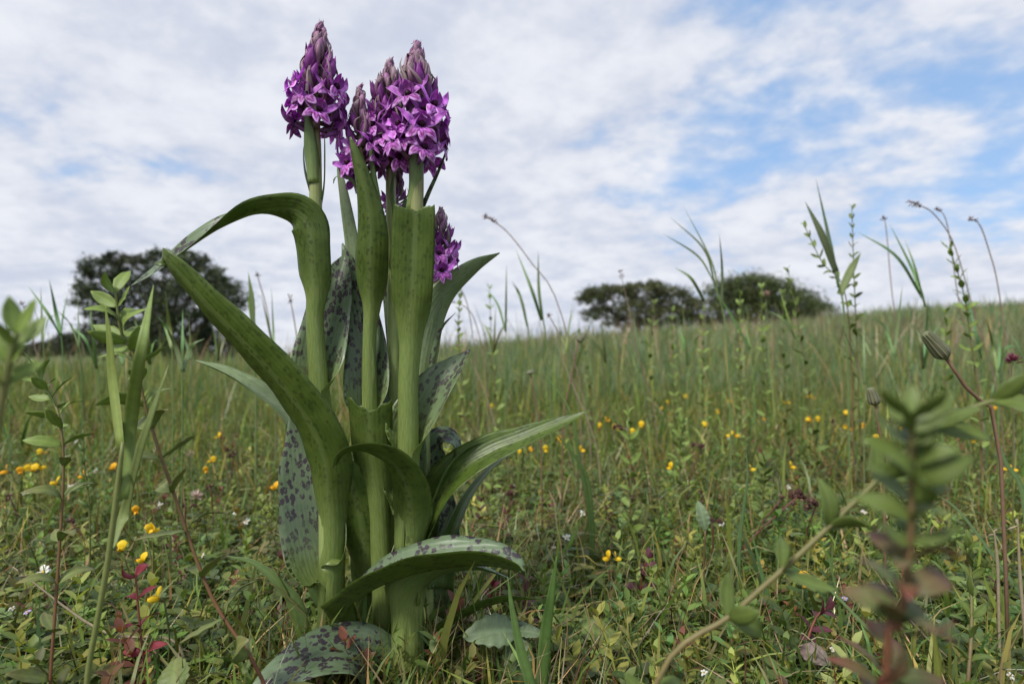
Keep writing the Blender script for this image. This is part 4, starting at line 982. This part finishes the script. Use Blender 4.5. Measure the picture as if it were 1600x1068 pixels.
# slender herbs standing up out of the meadow
MID = [
    ([(1345, 700, .85), (1338, 520, .85), (1334, 420, .85), (1331, 325, .85)], 17, 15, 6, 'tall slender herb with well-spaced leaf pairs, rising highest against the sky'),
    ([(1330, 560, .85), (1318, 450, .85), (1285, 410, .85), (1258, 355, .85)], 9, 13, 6, 'slender branch of leafy herb bending away beside the tallest reed blades'),
    ([(1530, 640, .8), (1515, 520, .8), (1505, 455, .8), (1484, 388, .8)], 12, 13, 7, 'thick-topped leafy herb with dark crowded leaves near the open-topped reed'),
    ([(1275, 720, .9), (1262, 600, .9), (1248, 510, .9), (1232, 425, .9)], 13, 14, 7, 'yellow-green leafy herb standing in front of the rounded bush'),
    ([(1196, 640, 1.1), (1192, 550, 1.1), (1190, 450, 1.1)], 11, 13, 8, None),
    ([(1158, 640, 1.1), (1155, 560, 1.1), (1156, 462, 1.1)], 11, 13, 8, None),
    ([(1228, 640, 1.2), (1225, 560, 1.2), (1223, 460, 1.2)], 10, 13, 8, None),
    ([(1055, 660, 1.2), (1052, 580, 1.2), (1050, 485, 1.2)], 11, 14, 8, None),
    ([(1100, 650, 1.3), (1098, 570, 1.3), (1099, 485, 1.3)], 10, 14, 8, None),
    ([(1020, 640, 1.3), (1015, 560, 1.3), (1022, 475, 1.3)], 10, 14, 8, None),
    ([(728, 700, .9), (720, 580, .9), (716, 520, .9), (719, 455, .9)], 13, 12, 6, 'fresh green leafy herb just beside the small dark-stemmed orchid'),
    ([(775, 620, 1.3), (768, 530, 1.3), (765, 450, 1.3)], 10, 14, 7, None),
    ([(925, 650, 1.2), (918, 570, 1.2), (906, 520, 1.2)], 10, 12, 7, None),
    ([(1480, 700, .9), (1477, 600, .9), (1478, 490, .9)], 10, 14, 7, None),
    ([(985, 800, .62), (985, 720, .62), (983, 650, .62)], 8, 15, 7, 'green and pink stemmed herb rising out of the turf beside a dark seed head'),
    ([(1190, 850, .6), (1192, 770, .6), (1196, 720, .6)], 8, 13, 8, None),
    ([(760, 800, .7), (772, 740, .7), (778, 690, .7)], 7, 14, 8, None),
    ([(1065, 800, .75), (1062, 720, .75), (1066, 660, .75)], 9, 13, 8, None),
    ([(1420, 860, .6), (1410, 790, .6), (1412, 740, .6)], 8, 13, 8, None),
]
for i, (rows, nd, L0, L1, lab) in enumerate(MID):
    herb('slender_herb', lab or ('slender leafy herb low in the flowering turf' if rows[0][2] < .8 else 'slender leafy herb standing up in front of the bushes' if 990 < rows[0][0] < 1260 else 'slender leafy herb standing alone in the long grass'), 'herb', rows, 1.1, 0.6, int(nd * (1.2 + .5 * (i * .37 % 1))), L0 * (1.4 + .5 * (i * .61 % 1)), L1 * (1.7 + .6 * (i * .43 % 1)), 'lime' if i % 3 else 'green', 40 + i, group=None if lab else ('slender herbs in the turf' if rows[0][2] < .8 else 'slender herbs before the bushes' if 990 < rows[0][0] < 1260 else 'slender herbs in the long grass'), t0=0.15, el=0.55, stemcol=((0.22, 0.14, 0.07), GRN))

# ------------------------------------------------------------------ reed shoots, broad grass blades, seeding stalks
def grass_blade(parent, pts, w, col, name='blade', nvec=(0.2, -1, 0.1), theta=40, n=16, m=2):
    K = len(pts); b = MB(pts[0])
    wid = [w * f for f in np.interp(np.linspace(0, 1, K), [0, 0.25, 0.6, 1], [0.7, 1.0, 0.75, 0.04])]
    b.ribbon(pts, wid, [nvec] * K, [theta] * K, n=n, m=m, thick=0.0004, top=0, bot=0, col=lambda u, v: tuple(c * (1.2 if abs(v - 0.5) < 0.1 else 1) for c in col))
    return b.build(name, [M_ATTR], parent)
RC = (0.175, 0.255, 0.09)
def reed(label, stem, blades, d, group=None, col=RC, r=1.2, name='reed_shoot', w=7):
    pts = to_ground([P(x, y, d) for x, y in stem])
    root = thing(name, label, 'grass', pts[0], group)
    b = MB(pts[0]); b.tube(pts, [r * 0.001] * (len(pts) - 1) + [r * 0.0006], 6, 14, col=col); b.build('stem', [M_ATTR], root)
    rr = random.Random(int(stem[0][0]))
    for bl in blades:
        grass_blade(root, [P(x, y, d + rr.uniform(-0.03, 0.03)) if i else P(x, y, d) for i, (x, y) in enumerate(bl)], w * 0.001, tuple(c * rr.uniform(0.8, 1.2) for c in col), nvec=(rr.uniform(-0.7, 0.7), -1, 0.2))
    return root
reed('reed shoot with two tall broad blades beside the highest leafy herb', [(1325, 600), (1318, 480), (1305, 420)], [[(1310, 450), (1296, 380), (1275, 280)], [(1306, 425), (1285, 370), (1258, 315)], [(1312, 460), (1330, 420), (1345, 395)]], .8, w=13)
reed('reed shoot fanned into five thin dark blades beside the rounded bush', [(1140, 620), (1132, 500), (1115, 440)],
     [[(1122, 470), (1112, 410), (1068, 322)], [(1115, 440), (1090, 400), (1036, 365)], [(1118, 450), (1100, 390), (1048, 340)], [(1128, 480), (1128, 420), (1124, 365)], [(1100, 470), (1080, 435), (1055, 418)]], .8, w=5)
reed('reed shoot with blades swept to one side near the bare-sky crest', [(1470, 640), (1460, 520), (1430, 440)],
     [[(1440, 465), (1425, 420), (1390, 350)], [(1438, 460), (1400, 400), (1340, 362)], [(1445, 480), (1430, 420), (1414, 375)], [(1452, 500), (1440, 455), (1430, 430)]], .85, w=5)
reed('thin reed shoot with two straight blades beside the tip of the pale leaf', [(860, 620), (852, 520), (842, 470)], [[(846, 500), (830, 450), (806, 390)], [(848, 500), (842, 450), (841, 392)]], .9, w=6)
reed('thin reed shoot with curved blades leaning behind the pointed pale leaf', [(838, 620), (826, 520), (818, 480)], [[(822, 500), (812, 460), (800, 440)], [(824, 510), (815, 470), (806, 452)]], 1.0, w=6)
REEDS = [(790, 560, .95, 6), (770, 580, 1.0, 6), (1395, 600, .9, 7), (1365, 590, 1.0, 7), (1250, 560, 1.0, 6), (1560, 620, .8, 7), (1515, 560, 1.0, 6), (1010, 600, 1.1, 7), (1600, 600, .8, 6),
         (100, 560, .8, 8), (128, 580, .8, 7), (70, 570, .9, 7), (270, 580, .7, 9), (235, 600, .75, 8), (300, 590, .8, 8), (160, 620, .8, 7), (950, 600, 1.2, 6), (340, 600, .9, 7), (195, 600, .7, 9), (285, 620, .6, 8), (430, 600, .9, 6), (15, 580, .8, 7), (1180, 590, 1.0, 6), (1440, 620, .8, 7), (1350, 640, .7, 6), (880, 590, 1.1, 6), (1540, 600, .9, 7), (1075, 610, 1.0, 6)]
for i, (x, y, d, w) in enumerate(REEDS):
    rr = random.Random(i); hgt = rr.uniform(90, 150); ln = rr.uniform(-30, 10)
    where = 'in front of the spreading dark tree' if x < 320 else 'beside the tall orchid' if x < 500 else 'between the orchids and the bushes' if x < 980 else 'in front of the two bushes' if x < 1260 else 'on the rising side of the meadow'
    lab = 'young reed shoot with %s narrow blades %s' % (('two', 'three')[i % 2], where)
    reed(lab, [(x, y + 60), (x + ln * .2, y - 20), (x + ln * .4, y - hgt * .4)],
         [[(x + ln * .3, y - hgt * .3), (x + ln * .6 + dx * .4, y - hgt * .6), (x + ln + dx, y - hgt * hf)] for dx, hf in ((rr.uniform(-45, -12), rr.uniform(.7, 1)), (rr.uniform(-8, 10), 1.05), (rr.uniform(10, 34), rr.uniform(.6, .95)))[:2 + i % 2]], d, group='young reed shoots of ' + ('two', 'three')[i % 2] + ' blades ' + where, w=w * .7, r=.8, col=tuple(c * rr.uniform(.85, 1.25) for c in RC))
reed('reed shoot with two pale upright blades between the arching leaf and orchid stem', [(400, 640), (397, 560), (395, 500)], [[(396, 530), (394, 470), (388, 425)], [(398, 520), (392, 480), (386, 458)]], .75, w=9)
reed('pale straw-green grass stalk with two very broad blades in front of the spreading tree', [(135, 1075), (150, 980), (168, 880), (184, 760), (192, 690)],
     [[(190, 700), (178, 600), (172, 530), (164, 472)], [(192, 780), (204, 660), (222, 540), (240, 445)], [(176, 860), (196, 800), (220, 700), (263, 570)]], .26, col=(0.24, 0.27, 0.09), r=1.3, name='broad_grass', w=6.5)
def tuft(label, blades, d, col, w, group=None, name='grass_tuft'):
    p0 = P(blades[0][0][0], blades[0][0][1], d); gp = Vector((p0.x, p0.y, float(H(p0.x, p0.y)) - 0.003))
    root = thing(name, label, 'grass', gp, group)
    for i, bl in enumerate(blades):
        pts = to_ground([P(x, y, d) for x, y in bl])
        grass_blade(root, pts, w * 0.001, col, nvec=(0.3 * (-1) ** i, -1, 0.25), n=20)
    return root
tuft('single upright broad grass blade in the turf beside the lowest orchid leaf', [[(846, 1075), (852, 990), (862, 920), (870, 868)]], .33, (0.12, 0.21, 0.05), 9)
tuft('grass blade bent upright in front of the toothed bramble leaf', [[(830, 1080), (812, 1010), (800, 950), (793, 900)]], .30, (0.13, 0.22, 0.06), 6)
tuft('long pale grass blade lying aslant across the turf under the trailing stem', [[(1430, 1040), (1360, 985), (1290, 915), (1232, 880)]], .33, (0.17, 0.24, 0.09), 3)
tuft('long grass blade slanting down past the white petals', [[(1610, 950), (1560, 880), (1500, 800), (1460, 770)], [(1600, 780), (1570, 720), (1545, 650)]], .45, (0.15, 0.23, 0.09), 5)
tuft('arching green grass blades left of the orchid foot', [[(470, 960), (440, 915), (400, 880), (355, 868)], [(560, 1010), (500, 940), (470, 880), (440, 820)]], .36, (0.13, 0.20, 0.06), 8)
tuft('upright yellow blade of grass in the near turf below the blurred herb', [[(1465, 1075), (1462, 1020), (1455, 960)]], .24, (0.24, 0.26, 0.05), 5)
tuft('two thin grass blades curving over the turf beside the long side leaf', [[(920, 800), (905, 720), (890, 640), (830, 560)], [(925, 810), (915, 740), (880, 690), (862, 670)]], .55, (0.14, 0.22, 0.06), 4.5)
tuft('slim grass blade rising past a single yellow flower', [[(1155, 850), (1162, 790), (1168, 740), (1164, 690)]], .48, (0.15, 0.24, 0.09), 4)

def seed_stalk(label, pts, d, head, col=(0.27, 0.20, 0.15), group=None, name='seeding_grass', hcol=(0.22, 0.15, 0.14), n=22, spread_=0.004, sz=0.004):
    P3 = to_ground([P(x, y, d) for x, y in pts])
    root = thing(name, label, 'grass', P3[0], group)
    b = MB(P3[0]); b.tube(P3, [0.0009] * (len(P3) - 1) + [0.0003], 5, 24, col=col); b.build('stem', [M_DRY], root)
    S = spline(np.array([tuple(p) for p in P3]), 100); rr = random.Random(int(pts[0][0]))
    h = MB(Vector(S[-1]))
    for k in range(n):
        p = Vector(S[int((1 - head * rr.random()) * 99)]); dv = Vector((rr.uniform(-1, 1), rr.uniform(-1, 1), rr.uniform(-.4, 1))).normalized()
        q = p + dv * spread_ * rr.random()
        h.tube([p, q, q + dv * sz * 0.5, q + dv * sz], [0.0002, 0.0006, 0.0008, 0.0001], 4, 6, col=hcol, cap=False)
    h.build('seed_head', [M_DRY], root)
    return root
seed_stalk('arching dry grass stalk whose brown seed head nods beside the pale orchid leaf', [(915, 640), (870, 470), (830, 410), (795, 365), (770, 345), (752, 337)], .9, .2, n=34)
seed_stalk('dry grass stalk with a dark nodding head above the swept reed shoot', [(1560, 620), (1520, 480), (1490, 380), (1460, 335), (1440, 322), (1420, 315)], .9, .16, n=30)
SEEDS = [([(1580, 600), (1560, 450), (1545, 390), (1530, 350), (1512, 342)], .9), ([(1530, 600), (1500, 480), (1480, 350), (1462, 325)], 1.0), ([(745, 600), (735, 500), (722, 455), (700, 432)], 1.0), ([(760, 600), (745, 510), (725, 478), (690, 470)], 1.0),
         ([(470, 620), (465, 540), (458, 490), (452, 462)], .9), ([(430, 620), (420, 500), (405, 440), (402, 428)], 1.0), ([(1022, 640), (1000, 560), (980, 470), (968, 420)], 1.1), ([(905, 640), (880, 540), (862, 500), (855, 492)], .9), ([(95, 640), (60, 560), (45, 500), (32, 470)], 1.0), ([(1440, 660), (1400, 500), (1385, 360), (1380, 340)], 1.1)]
for q, d in SEEDS:
    seed_stalk('thin dry flowering grass stalk above the long grass', q, d, .12, group='thin dry grass stalks', n=14)
for q, d, lab in (([(930, 690), (890, 590), (865, 525)], .8, 'bare straw stalk leaning in the rising grass beside a dark bud'), ([(790, 720), (760, 620), (735, 560)], .9, 'bare straw stalk leaning behind the spotted side leaf'), ([(1560, 920), (1558, 870), (1553, 828)], .36, 'short pale dead stem standing beside the neat upright herb'), ([(1602, 1000), (1594, 900), (1590, 810)], .33, 'grey dead stem standing tallest in the near turf'), ([(1398, 960), (1452, 1000), (1500, 1045)], .36, 'broken grey twig lying across the turf'), ([(270, 1000), (160, 985), (20, 885)], .36, 'pale bent straw lying low across the turf by the crimson sprig')):
    seed_stalk(lab, q, d, .05, col=(0.33, 0.27, 0.18), name='dead_stalk', n=2, hcol=(0.33, 0.27, 0.18))

# ------------------------------------------------------------------ yellow trefoil flowers
def trefoil_flower_mesh(seed, col=(0.85, 0.60, 0.018), col2=(0.82, 0.48, 0.014)):
    r = random.Random(seed); b = MB(); s = 0.001
    def v(x, y, z): return Vector((x, y, z)) * s
    kw = dict(thick=0.0003, top=0, bot=0, n=8)
    b.tube([v(0, 0, 0), v(2, 0, .6), v(4, 0, 1)], [.5 * s, 1.2 * s, 1.3 * s], 6, 6, col=(0.16, 0.17, 0.06))
    b.ribbon([v(3.4, 0, 1.6), v(5, 0, 4.2), v(5.6, 0, 7.4), v(4.6, 0, 10)], [3 * s, 7 * s, 8.4 * s, 3 * s], [(1, 0, -.3), (1, 0, -.1), (1, 0, .2), (1, 0, .5)], [30, 20, -40, -50], m=3, col=col, **kw)
    for sd in (-1, 1):
        b.ribbon([v(3.4, sd * .8, 1), v(6.5, sd * 2, 1.8), v(9.5, sd * 1.8, 1.6), v(11, sd * .6, 1.6)], [2 * s, 4 * s, 4 * s, 1 * s], [(0, sd, .4)] * 4, [-50] * 4, m=2, col=col, **kw)
    b.ribbon([v(3.4, 0, .4), v(7, 0, -.4), v(10, 0, .8), v(11, 0, 2.6)], [1.6 * s, 3 * s, 2.4 * s, .5 * s], [(0, 0, 1)] * 4, [150] * 4, m=2, col=col2, **kw)
    return b.mesh('flower', [M_YELLOW])
TF = [trefoil_flower_mesh(0), trefoil_flower_mesh(1, (0.86, 0.65, 0.025), (0.82, 0.55, 0.015)), trefoil_flower_mesh(2, (0.82, 0.46, 0.015), (0.75, 0.3, 0.01))]
def stem_tag(root, pts, r, col, name='stem', mat=None):
    b = MB(root.location); b.tube(pts, [r] * len(pts), 5, 8, col=col); return b.build(name, [mat or M_ATTR], root)
YEL = [(62, 710, 2), (30, 741, 1), (44, 735, 3), (56, 738, 2), (140, 744, 1), (210, 802, 1), (230, 836, 2), (192, 862, 1), (228, 880, 1), (257, 938, 1), (212, 740, 1), (180, 735, 1), (320, 737, 1), (333, 722, 2), (345, 685, 1), (434, 767, 1), (20, 738, 1), (95, 758, 1),
       (812, 708, 1), (828, 706, 1), (850, 704, 1), (872, 690, 2), (904, 706, 2), (938, 668, 1), (962, 671, 2), (988, 677, 2), (768, 637, 1), (956, 875, 2), (1052, 733, 1), (1169, 736, 1), (1231, 731, 1), (1228, 630, 3), (1267, 622, 3), (1140, 630, 2), (1070, 622, 2), (1042, 630, 1), (1118, 645, 1),
       (1262, 660, 2), (1277, 658, 1), (1320, 672, 2), (1347, 668, 1), (1369, 690, 2), (1467, 638, 2), (1555, 640, 1), (1577, 737, 3), (1145, 685, 2), (1035, 640, 1), (1255, 918, 2), (1490, 652, 1), (1410, 672, 1), (1003, 668, 1), (1100, 668, 1), (1188, 655, 1), (945, 660, 1), (690, 880, 0), (745, 700, 1), (1322, 650, 1), (1520, 690, 1)]
SPECIAL = {(956, 875): 'large yellow trefoil flower alone in the turf beside red leaves', (434, 767): 'single yellow trefoil flower close beside the purple-blotched leaf', (257, 938): 'folded orange-yellow trefoil flower above the crimson sprig',
           (1577, 737): 'ragged yellow trefoil head with three flowers below the white petals', (1169, 736): 'rounded yellow trefoil flower on the slim grass blade', (1228, 630): 'yellow trefoil head of three flowers just left of a taller one', (1267, 622): 'tallest yellow trefoil head with three flowers at the turf edge'}
for i, (x, y, k) in enumerate(YEL):
    if not k: continue
    rr = random.Random(100 + i)
    h = rr.uniform(0.045, 0.07)
    p = ground_pt(x, y, h)
    g = Vector((p.x + rr.uniform(-.01, .01), p.y + rr.uniform(-.005, .01), 0)); g.z = float(H(g.x, g.y)) - .002
    lab = SPECIAL.get((x, y))
    t = thing('trefoil_flower', lab or ('single small yellow trefoil flower low in the turf', 'pair of small yellow trefoil flowers on one stalk in turf', 'three small yellow trefoil flowers on one stalk in turf')[k - 1], 'flower', g, None if lab else ('single', 'paired', 'triple')[k - 1] + ' trefoil flowers in the turf')
    stem_tag(t, [g, g.lerp(p, .5) + Vector((.003, 0, 0)), p], 0.0006, (0.14, 0.16, 0.05))
    a = rr.uniform(-2.6, -0.5)
    for j in range(k):
        aa = a + j * 2.0 + rr.uniform(-.4, .4)
        put_leaf(t, rr.choice(TF), p - g, (math.cos(aa), math.sin(aa), rr.uniform(-.1, .5)), (0, 0, 1), rr.uniform(0.7, 1.1) * (1.25 if p.y > 0.9 else 1.0), name='flower')

# ------------------------------------------------------------------ dark woodrush heads
def rush_head_mesh(seed):
    r = random.Random(seed); b = MB()
    for k in range(9):
        d = Vector((r.uniform(-1, 1), r.uniform(-1, 1), r.uniform(-.2, 1))).normalized()
        c = (0.075, 0.035, 0.03) if r.random() < .7 else (0.20, 0.13, 0.08)
        b.tube([d * .0008, d * .0026, d * .004, d * .0056], [.0006, .0013, .0011, .0001], 5, 7, col=c)
    return b.mesh('seed_cluster', [M_DRY])
RH = [rush_head_mesh(s) for s in range(4)]
def woodrush(label, top, foot, group=None, n=3, sc=1.0, seed=0, stemcol=(0.16, 0.06, 0.05)):
    rr = random.Random(seed)
    g = ground_pt(foot[0], foot[1], 0.0) ; d = g.y / FW.y
    p = P(top[0], top[1], d - 0.01)
    t = thing('woodrush', label, 'rush', g, group)
    stem_tag(t, [g, g.lerp(p, .55) + Vector((rr.uniform(-.006, .006), 0, 0)), p], 0.0008, stemcol)
    for j in range(n):
        q = p + Vector((rr.uniform(-.006, .006), rr.uniform(-.006, .006), rr.uniform(-.004, .003))) * (0.0 if j == 0 else 1.6)
        put_leaf(t, rr.choice(RH), q - g, (1, 0, 0), (rr.uniform(-.4, .4), rr.uniform(-.4, .4), 1), sc, name='seed_cluster')
RUSH = [((967, 668), (1000, 800), 3, 'dark woodrush head on a slanting stem with yellow trefoil just behind', 1.0), ((1097, 697), (1070, 800), 3, 'dark woodrush head leaning over the turf apart from other rushes', 1.0), ((725, 650), (780, 745), 2, 'small dark woodrush head right beside the orchid clump', .9),
        ((1250, 772), (1120, 900), 4, 'cluster of dark woodrush heads on long maroon leaning stems', 1.1), ((1275, 790), (1255, 880), 4, 'dark woodrush cluster beside the maroon leaning stems', 1.1), ((800, 762), (785, 850), 3, 'brown woodrush head low in the straw beside the orchid', .9), ((1113, 815), (1100, 910), 2, 'small dark rush head with a pale tip in the near turf', .9),
        ((365, 710), (362, 800), 3, 'dark woodrush head left of the purple-blotched leaf', 1.0)]
for i, (tp, ft, n, lab, sc) in enumerate(RUSH): woodrush(lab, tp, ft, None, n, sc, i)
for i, (tp, ft) in enumerate((((330, 760), (335, 840)), ((290, 790), (300, 870)), ((110, 815), (140, 880)), ((1222, 778), (1150, 860)), ((1300, 660), (1302, 740)), ((1330, 640), (1335, 720)), ((15, 775), (22, 840)), ((1390, 655), (1392, 740)))):
    woodrush('small dark brown woodrush head among the turf flowers', tp, ft, 'small woodrush heads', 2, .8, 50 + i)

# ------------------------------------------------------------------ hawkbit buds, clover heads, daisies, white petals
def bud_on_stalk(label, top, tip, foot, d, sc, striped=True):
    p, q = P(top[0], top[1], d), P(tip[0], tip[1], d)
    st = to_ground([P(foot[0], foot[1], d), p.lerp(P(foot[0], foot[1], d), .45), p])
    t = thing('hawkbit_bud', label, 'flower bud', st[0])
    stem_tag(t, st, 0.0009 * sc, (0.25, 0.15, 0.10))
    b = MB(p); L = (q - p)
    b.tube([p - L * .04, p + L * .12, p + L * .45, p + L * .8, q], [.0012 * sc, .0036 * sc, .0035 * sc, .0026 * sc, .0019 * sc], 10, 14, col=(0.20, 0.22, 0.11))
    bd = b.build('bud', [M_ATTR], t)
    ax = L.normalized(); e1 = ax.cross(Vector((0, 1, 0))).normalized(); e2 = ax.cross(e1)
    for k in range(11):
        a = k * 2 * math.pi / 11; o_ = e1 * math.cos(a) + e2 * math.sin(a)
        R = [.0014 * sc, .0039 * sc, .0038 * sc, .0030 * sc, .0024 * sc]
        c = MB(p)
        c.ribbon([p + L * f + o_ * r_ for f, r_ in zip((0, .15, .45, .8, 1.05), R)], [.0008 * sc, .0022 * sc, .0020 * sc, .0013 * sc, .0003 * sc], [-o_] * 5, [50] * 5, n=9, m=2, thick=.0003, top=0, bot=0,
                 col=(lambda u, w: (0.06, 0.035, 0.035) if abs(w - .5) < .2 and .2 < u < .85 else (0.25, 0.26, 0.15)))
        s_ = c.build('sepal', [M_ATTR], t)
    return t
bud_on_stalk('striped green and purple hawkbit bud tilted on a pinkish stalk by the blurred herb', (1478, 558), (1445, 520), (1560, 680), .36, 1.25)
bud_on_stalk('small striped hawkbit bud tucked behind the blurred close herb', (1368, 632), (1360, 606), (1380, 720), .45, 1.1)
bud_on_stalk('tiny green round bud on a curved stalk above the long side leaf', (903, 533), (912, 525), (880, 660), .7, 1.1)
bud_on_stalk('tiny dark bud on a straight green stalk behind the long side leaf', (829, 584), (828, 578), (845, 680), .6, 1.0)
def clover_head(label, x, y, h, sc, cols, seed, d=None):
    rr = random.Random(seed); p = P(x, y, d) if d else ground_pt(x, y, h); g = Vector((p.x, p.y + .004, float(H(p.x, p.y)) - .002))
    t = thing('clover_head', label, 'flower', g)
    stem_tag(t, [g, g.lerp(p, .5), p], .0007, (0.15, 0.17, 0.06))
    b = MB(p)
    for k in range(34):
        dv = Vector((rr.gauss(0, 1), rr.gauss(0, 1), rr.gauss(.3, 1))).normalized()
        if dv.z < -.4: dv.z *= -1
        e = p + dv * .008 * sc + Vector((0, 0, .001))
        b.ribbon([p + dv * .002 * sc, p + dv * .005 * sc, e], [.0008 * sc, .0022 * sc, .0005 * sc], [Vector((0, 0, 1))] * 3, [80] * 3, n=5, m=1, thick=.0002, top=0, bot=0, col=rr.choice(cols))
    b.build('flower_head', [M_ATTR], t)
WC = ((0.72, 0.66, 0.60), (0.68, 0.50, 0.48), (0.45, 0.28, 0.22))
clover_head('fading white and pink clover head in the turf left of the orchid', 307, 776, .045, 1.0, WC, 1)
clover_head('pale seeding flower head with buff bracts above the fading clover', 298, 712, .05, .9, ((0.55, 0.45, 0.33), (0.42, 0.31, 0.22)), 2)
clover_head('dusky red clover head at the far side of the striped bud', 1583, 566, .17, 1.0, ((0.25, 0.05, 0.10), (0.18, 0.04, 0.07)), 3, .5)
clover_head('small pale pink flower head in front of the rounded bush', 1197, 462, 0, 1.3, ((0.5, 0.33, 0.30), (0.42, 0.26, 0.22)), 4, 1.1)
def daisy(label, x, y, h, sc, n, col, group=None, centre=(0.7, 0.45, 0.03), seed=0):
    rr = random.Random(seed); p = ground_pt(x, y, h); g = Vector((p.x, p.y + .003, float(H(p.x, p.y)) - .002))
    t = thing('tiny_flower', label, 'flower', g, group)
    stem_tag(t, [g, g.lerp(p, .5), p], .0005, (0.15, 0.17, 0.06))
    up = Vector((rr.uniform(-.3, .3), -.7, .7)).normalized(); e1 = up.cross(Vector((1, 0, 0))).normalized(); e2 = up.cross(e1)
    for k in range(n):
        a = k * 2 * math.pi / n + rr.uniform(-.35, .35); o_ = (e1 * math.cos(a) + e2 * math.sin(a) + up * rr.uniform(-.3, .6)) * rr.uniform(.6, 1.15)
        b = MB(p); b.ribbon([p, p + o_ * .003 * sc + up * .0005, p + o_ * .0055 * sc], [.0012 * sc, .0032 * sc, .0016 * sc], [up] * 3, [30] * 3, n=5, m=1, thick=.0002, top=0, bot=0, col=col)
        b.build('petal', [M_ATTR], t)
    b = MB(p); b.tube([p - up * .0006, p + up * .0004, p + up * .0012], [.001 * sc, .0014 * sc, .0005 * sc], 7, 4, col=centre); b.build('centre', [M_ATTR], t)
daisy('daisy with narrow white petals beside the red-stemmed herb', 68, 893, .04, 1.3, 10, (0.78, 0.77, 0.75), seed=1)
for i, (x, y) in enumerate(((112, 760), (150, 735), (40, 770), (368, 801), (318, 868), (20, 950), (1555, 684), (1538, 695), (1153, 773), (1127, 818), (945, 640), (1140, 686), (885, 840), (865, 855), (910, 802), (1045, 945), (1255, 545), (1300, 1015), (1100, 1050), (1578, 1055), (1350, 800), (1232, 760), (700, 790), (1480, 720), (385, 815), (120, 690), (250, 790))):
    daisy('tiny white wild flower dotted in the turf', x, y, .035, .75 if y < 850 else .42, 5, (0.70, 0.70, 0.68), group='tiny white flowers in the turf', seed=10 + i)
for i, (x, y) in enumerate(((44, 956), (1065, 700), (1320, 935), (980, 670), (1462, 610))):
    daisy('tiny pale violet wild flower dotted in the turf', x, y, .035, .8 if y < 850 else .5, 5, (0.45, 0.40, 0.65), group='tiny violet flowers in the turf', seed=40 + i)

# ------------------------------------------------------------------ broad leaves low in the turf: bramble, dock, sorrel
def toothed_leaf_mesh(col, col2):
    b = MB(); K = 13
    sh = [0.06 + 0.58 * math.sin(math.pi * min(1, (k / 12) ** 0.75 * 0.97)) * (1.0 if k % 2 else 0.86) for k in range(K)]; sh[-1] = .02
    b.ribbon([(u, 0, .08 * math.sin(3 * u) - .12 * u * u) for u in np.linspace(0, 1, K)], sh, [(0, 0, 1)] * K, [35] * K, n=37, m=4, thick=.015, top=0, bot=0, wav=.03,
             col=lambda u, w: tuple((a + (c - a) * u) * (1.35 if abs(w - .5) < .05 else (1.12 if abs(math.sin(u * 26 - abs(w - .5) * 14)) > .93 else 1.0)) for a, c in zip(col, col2)))
    return b.mesh('leaflet', [M_ATTR])
TL = {'g': toothed_leaf_mesh((0.15, 0.21, 0.11), (0.17, 0.23, 0.12)), 'd': toothed_leaf_mesh((0.07, 0.115, 0.04), (0.09, 0.13, 0.05)), 'y': toothed_leaf_mesh((0.13, 0.19, 0.045), (0.17, 0.20, 0.06)), 'p': toothed_leaf_mesh((0.22, 0.15, 0.14), (0.20, 0.17, 0.13)), 'r': toothed_leaf_mesh((0.16, 0.06, 0.05), (0.13, 0.08, 0.04))}
def broad(label, name, d, foot, leaves, cat='leaf'):
    f = P(foot[0], foot[1], d); g = Vector((f.x, f.y, float(H(f.x, f.y)) - .003))
    t = thing(name, label, cat, g)
    for (x0, y0, x1, y1, dd, key, up, wide) in leaves:
        a, e = P(x0, y0, d), P(x1, y1, d + dd * .001)
        stem_tag(t, [g, g.lerp(a, .5) + Vector((0, .004, .004)), a], .0008, (0.18, 0.12, 0.06), 'leaf_stalk')
        put_leaf(t, TL[key], a - g, e - a, up, (e - a).length, 'leaflet', wide)
broad('grey-green toothed bramble leaf spreading at the orchid foot', 'bramble_leaf', .34, (800, 1060), [(808, 985, 725, 990, -10, 'g', (0, -.75, .8), 1.0), (808, 985, 850, 990, -6, 'g', (.1, -.7, .8), .8), (808, 990, 812, 1075, -14, 'd', (0, -.9, .5), 1.1)], 'bramble')
broad('yellow-green bramble leaf of three leaflets in the open turf', 'bramble_leaf', .40, (895, 1050), [(893, 975, 985, 1012, -8, 'y', (0, -.5, .9), .75), (893, 975, 858, 962, 6, 'y', (0, -.5, .9), 1.0), (893, 977, 905, 1050, -22, 'd', (0, -.8, .6), .95)], 'bramble')
broad('greyish pink toothed leaf hanging under the maroon sprig', 'bramble_leaf', .36, (1265, 1050), [(1250, 1012, 1300, 1035, -12, 'p', (0, -.8, .6), 1.2)], 'bramble')
broad('broad olive leaf lying at the very foot of the red-stemmed herb', 'dock_leaf', .29, (275, 1090), [(275, 1085, 272, 1025, 14, 'y', (0, -.9, .5), 1.4)], 'leaf')
broad('round dark green leaf standing beside the neat upright herb', 'dock_leaf', .36, (1480, 1050), [(1475, 1030, 1485, 965, 6, 'd', (0, -1, .2), 1.3)], 'leaf')
broad('oval plantain leaf upright in the turf below a dark rush head', 'dock_leaf', .46, (1102, 830), [(1102, 828, 1092, 782, 6, 'g', (0, -1, .2), .8)], 'leaf')
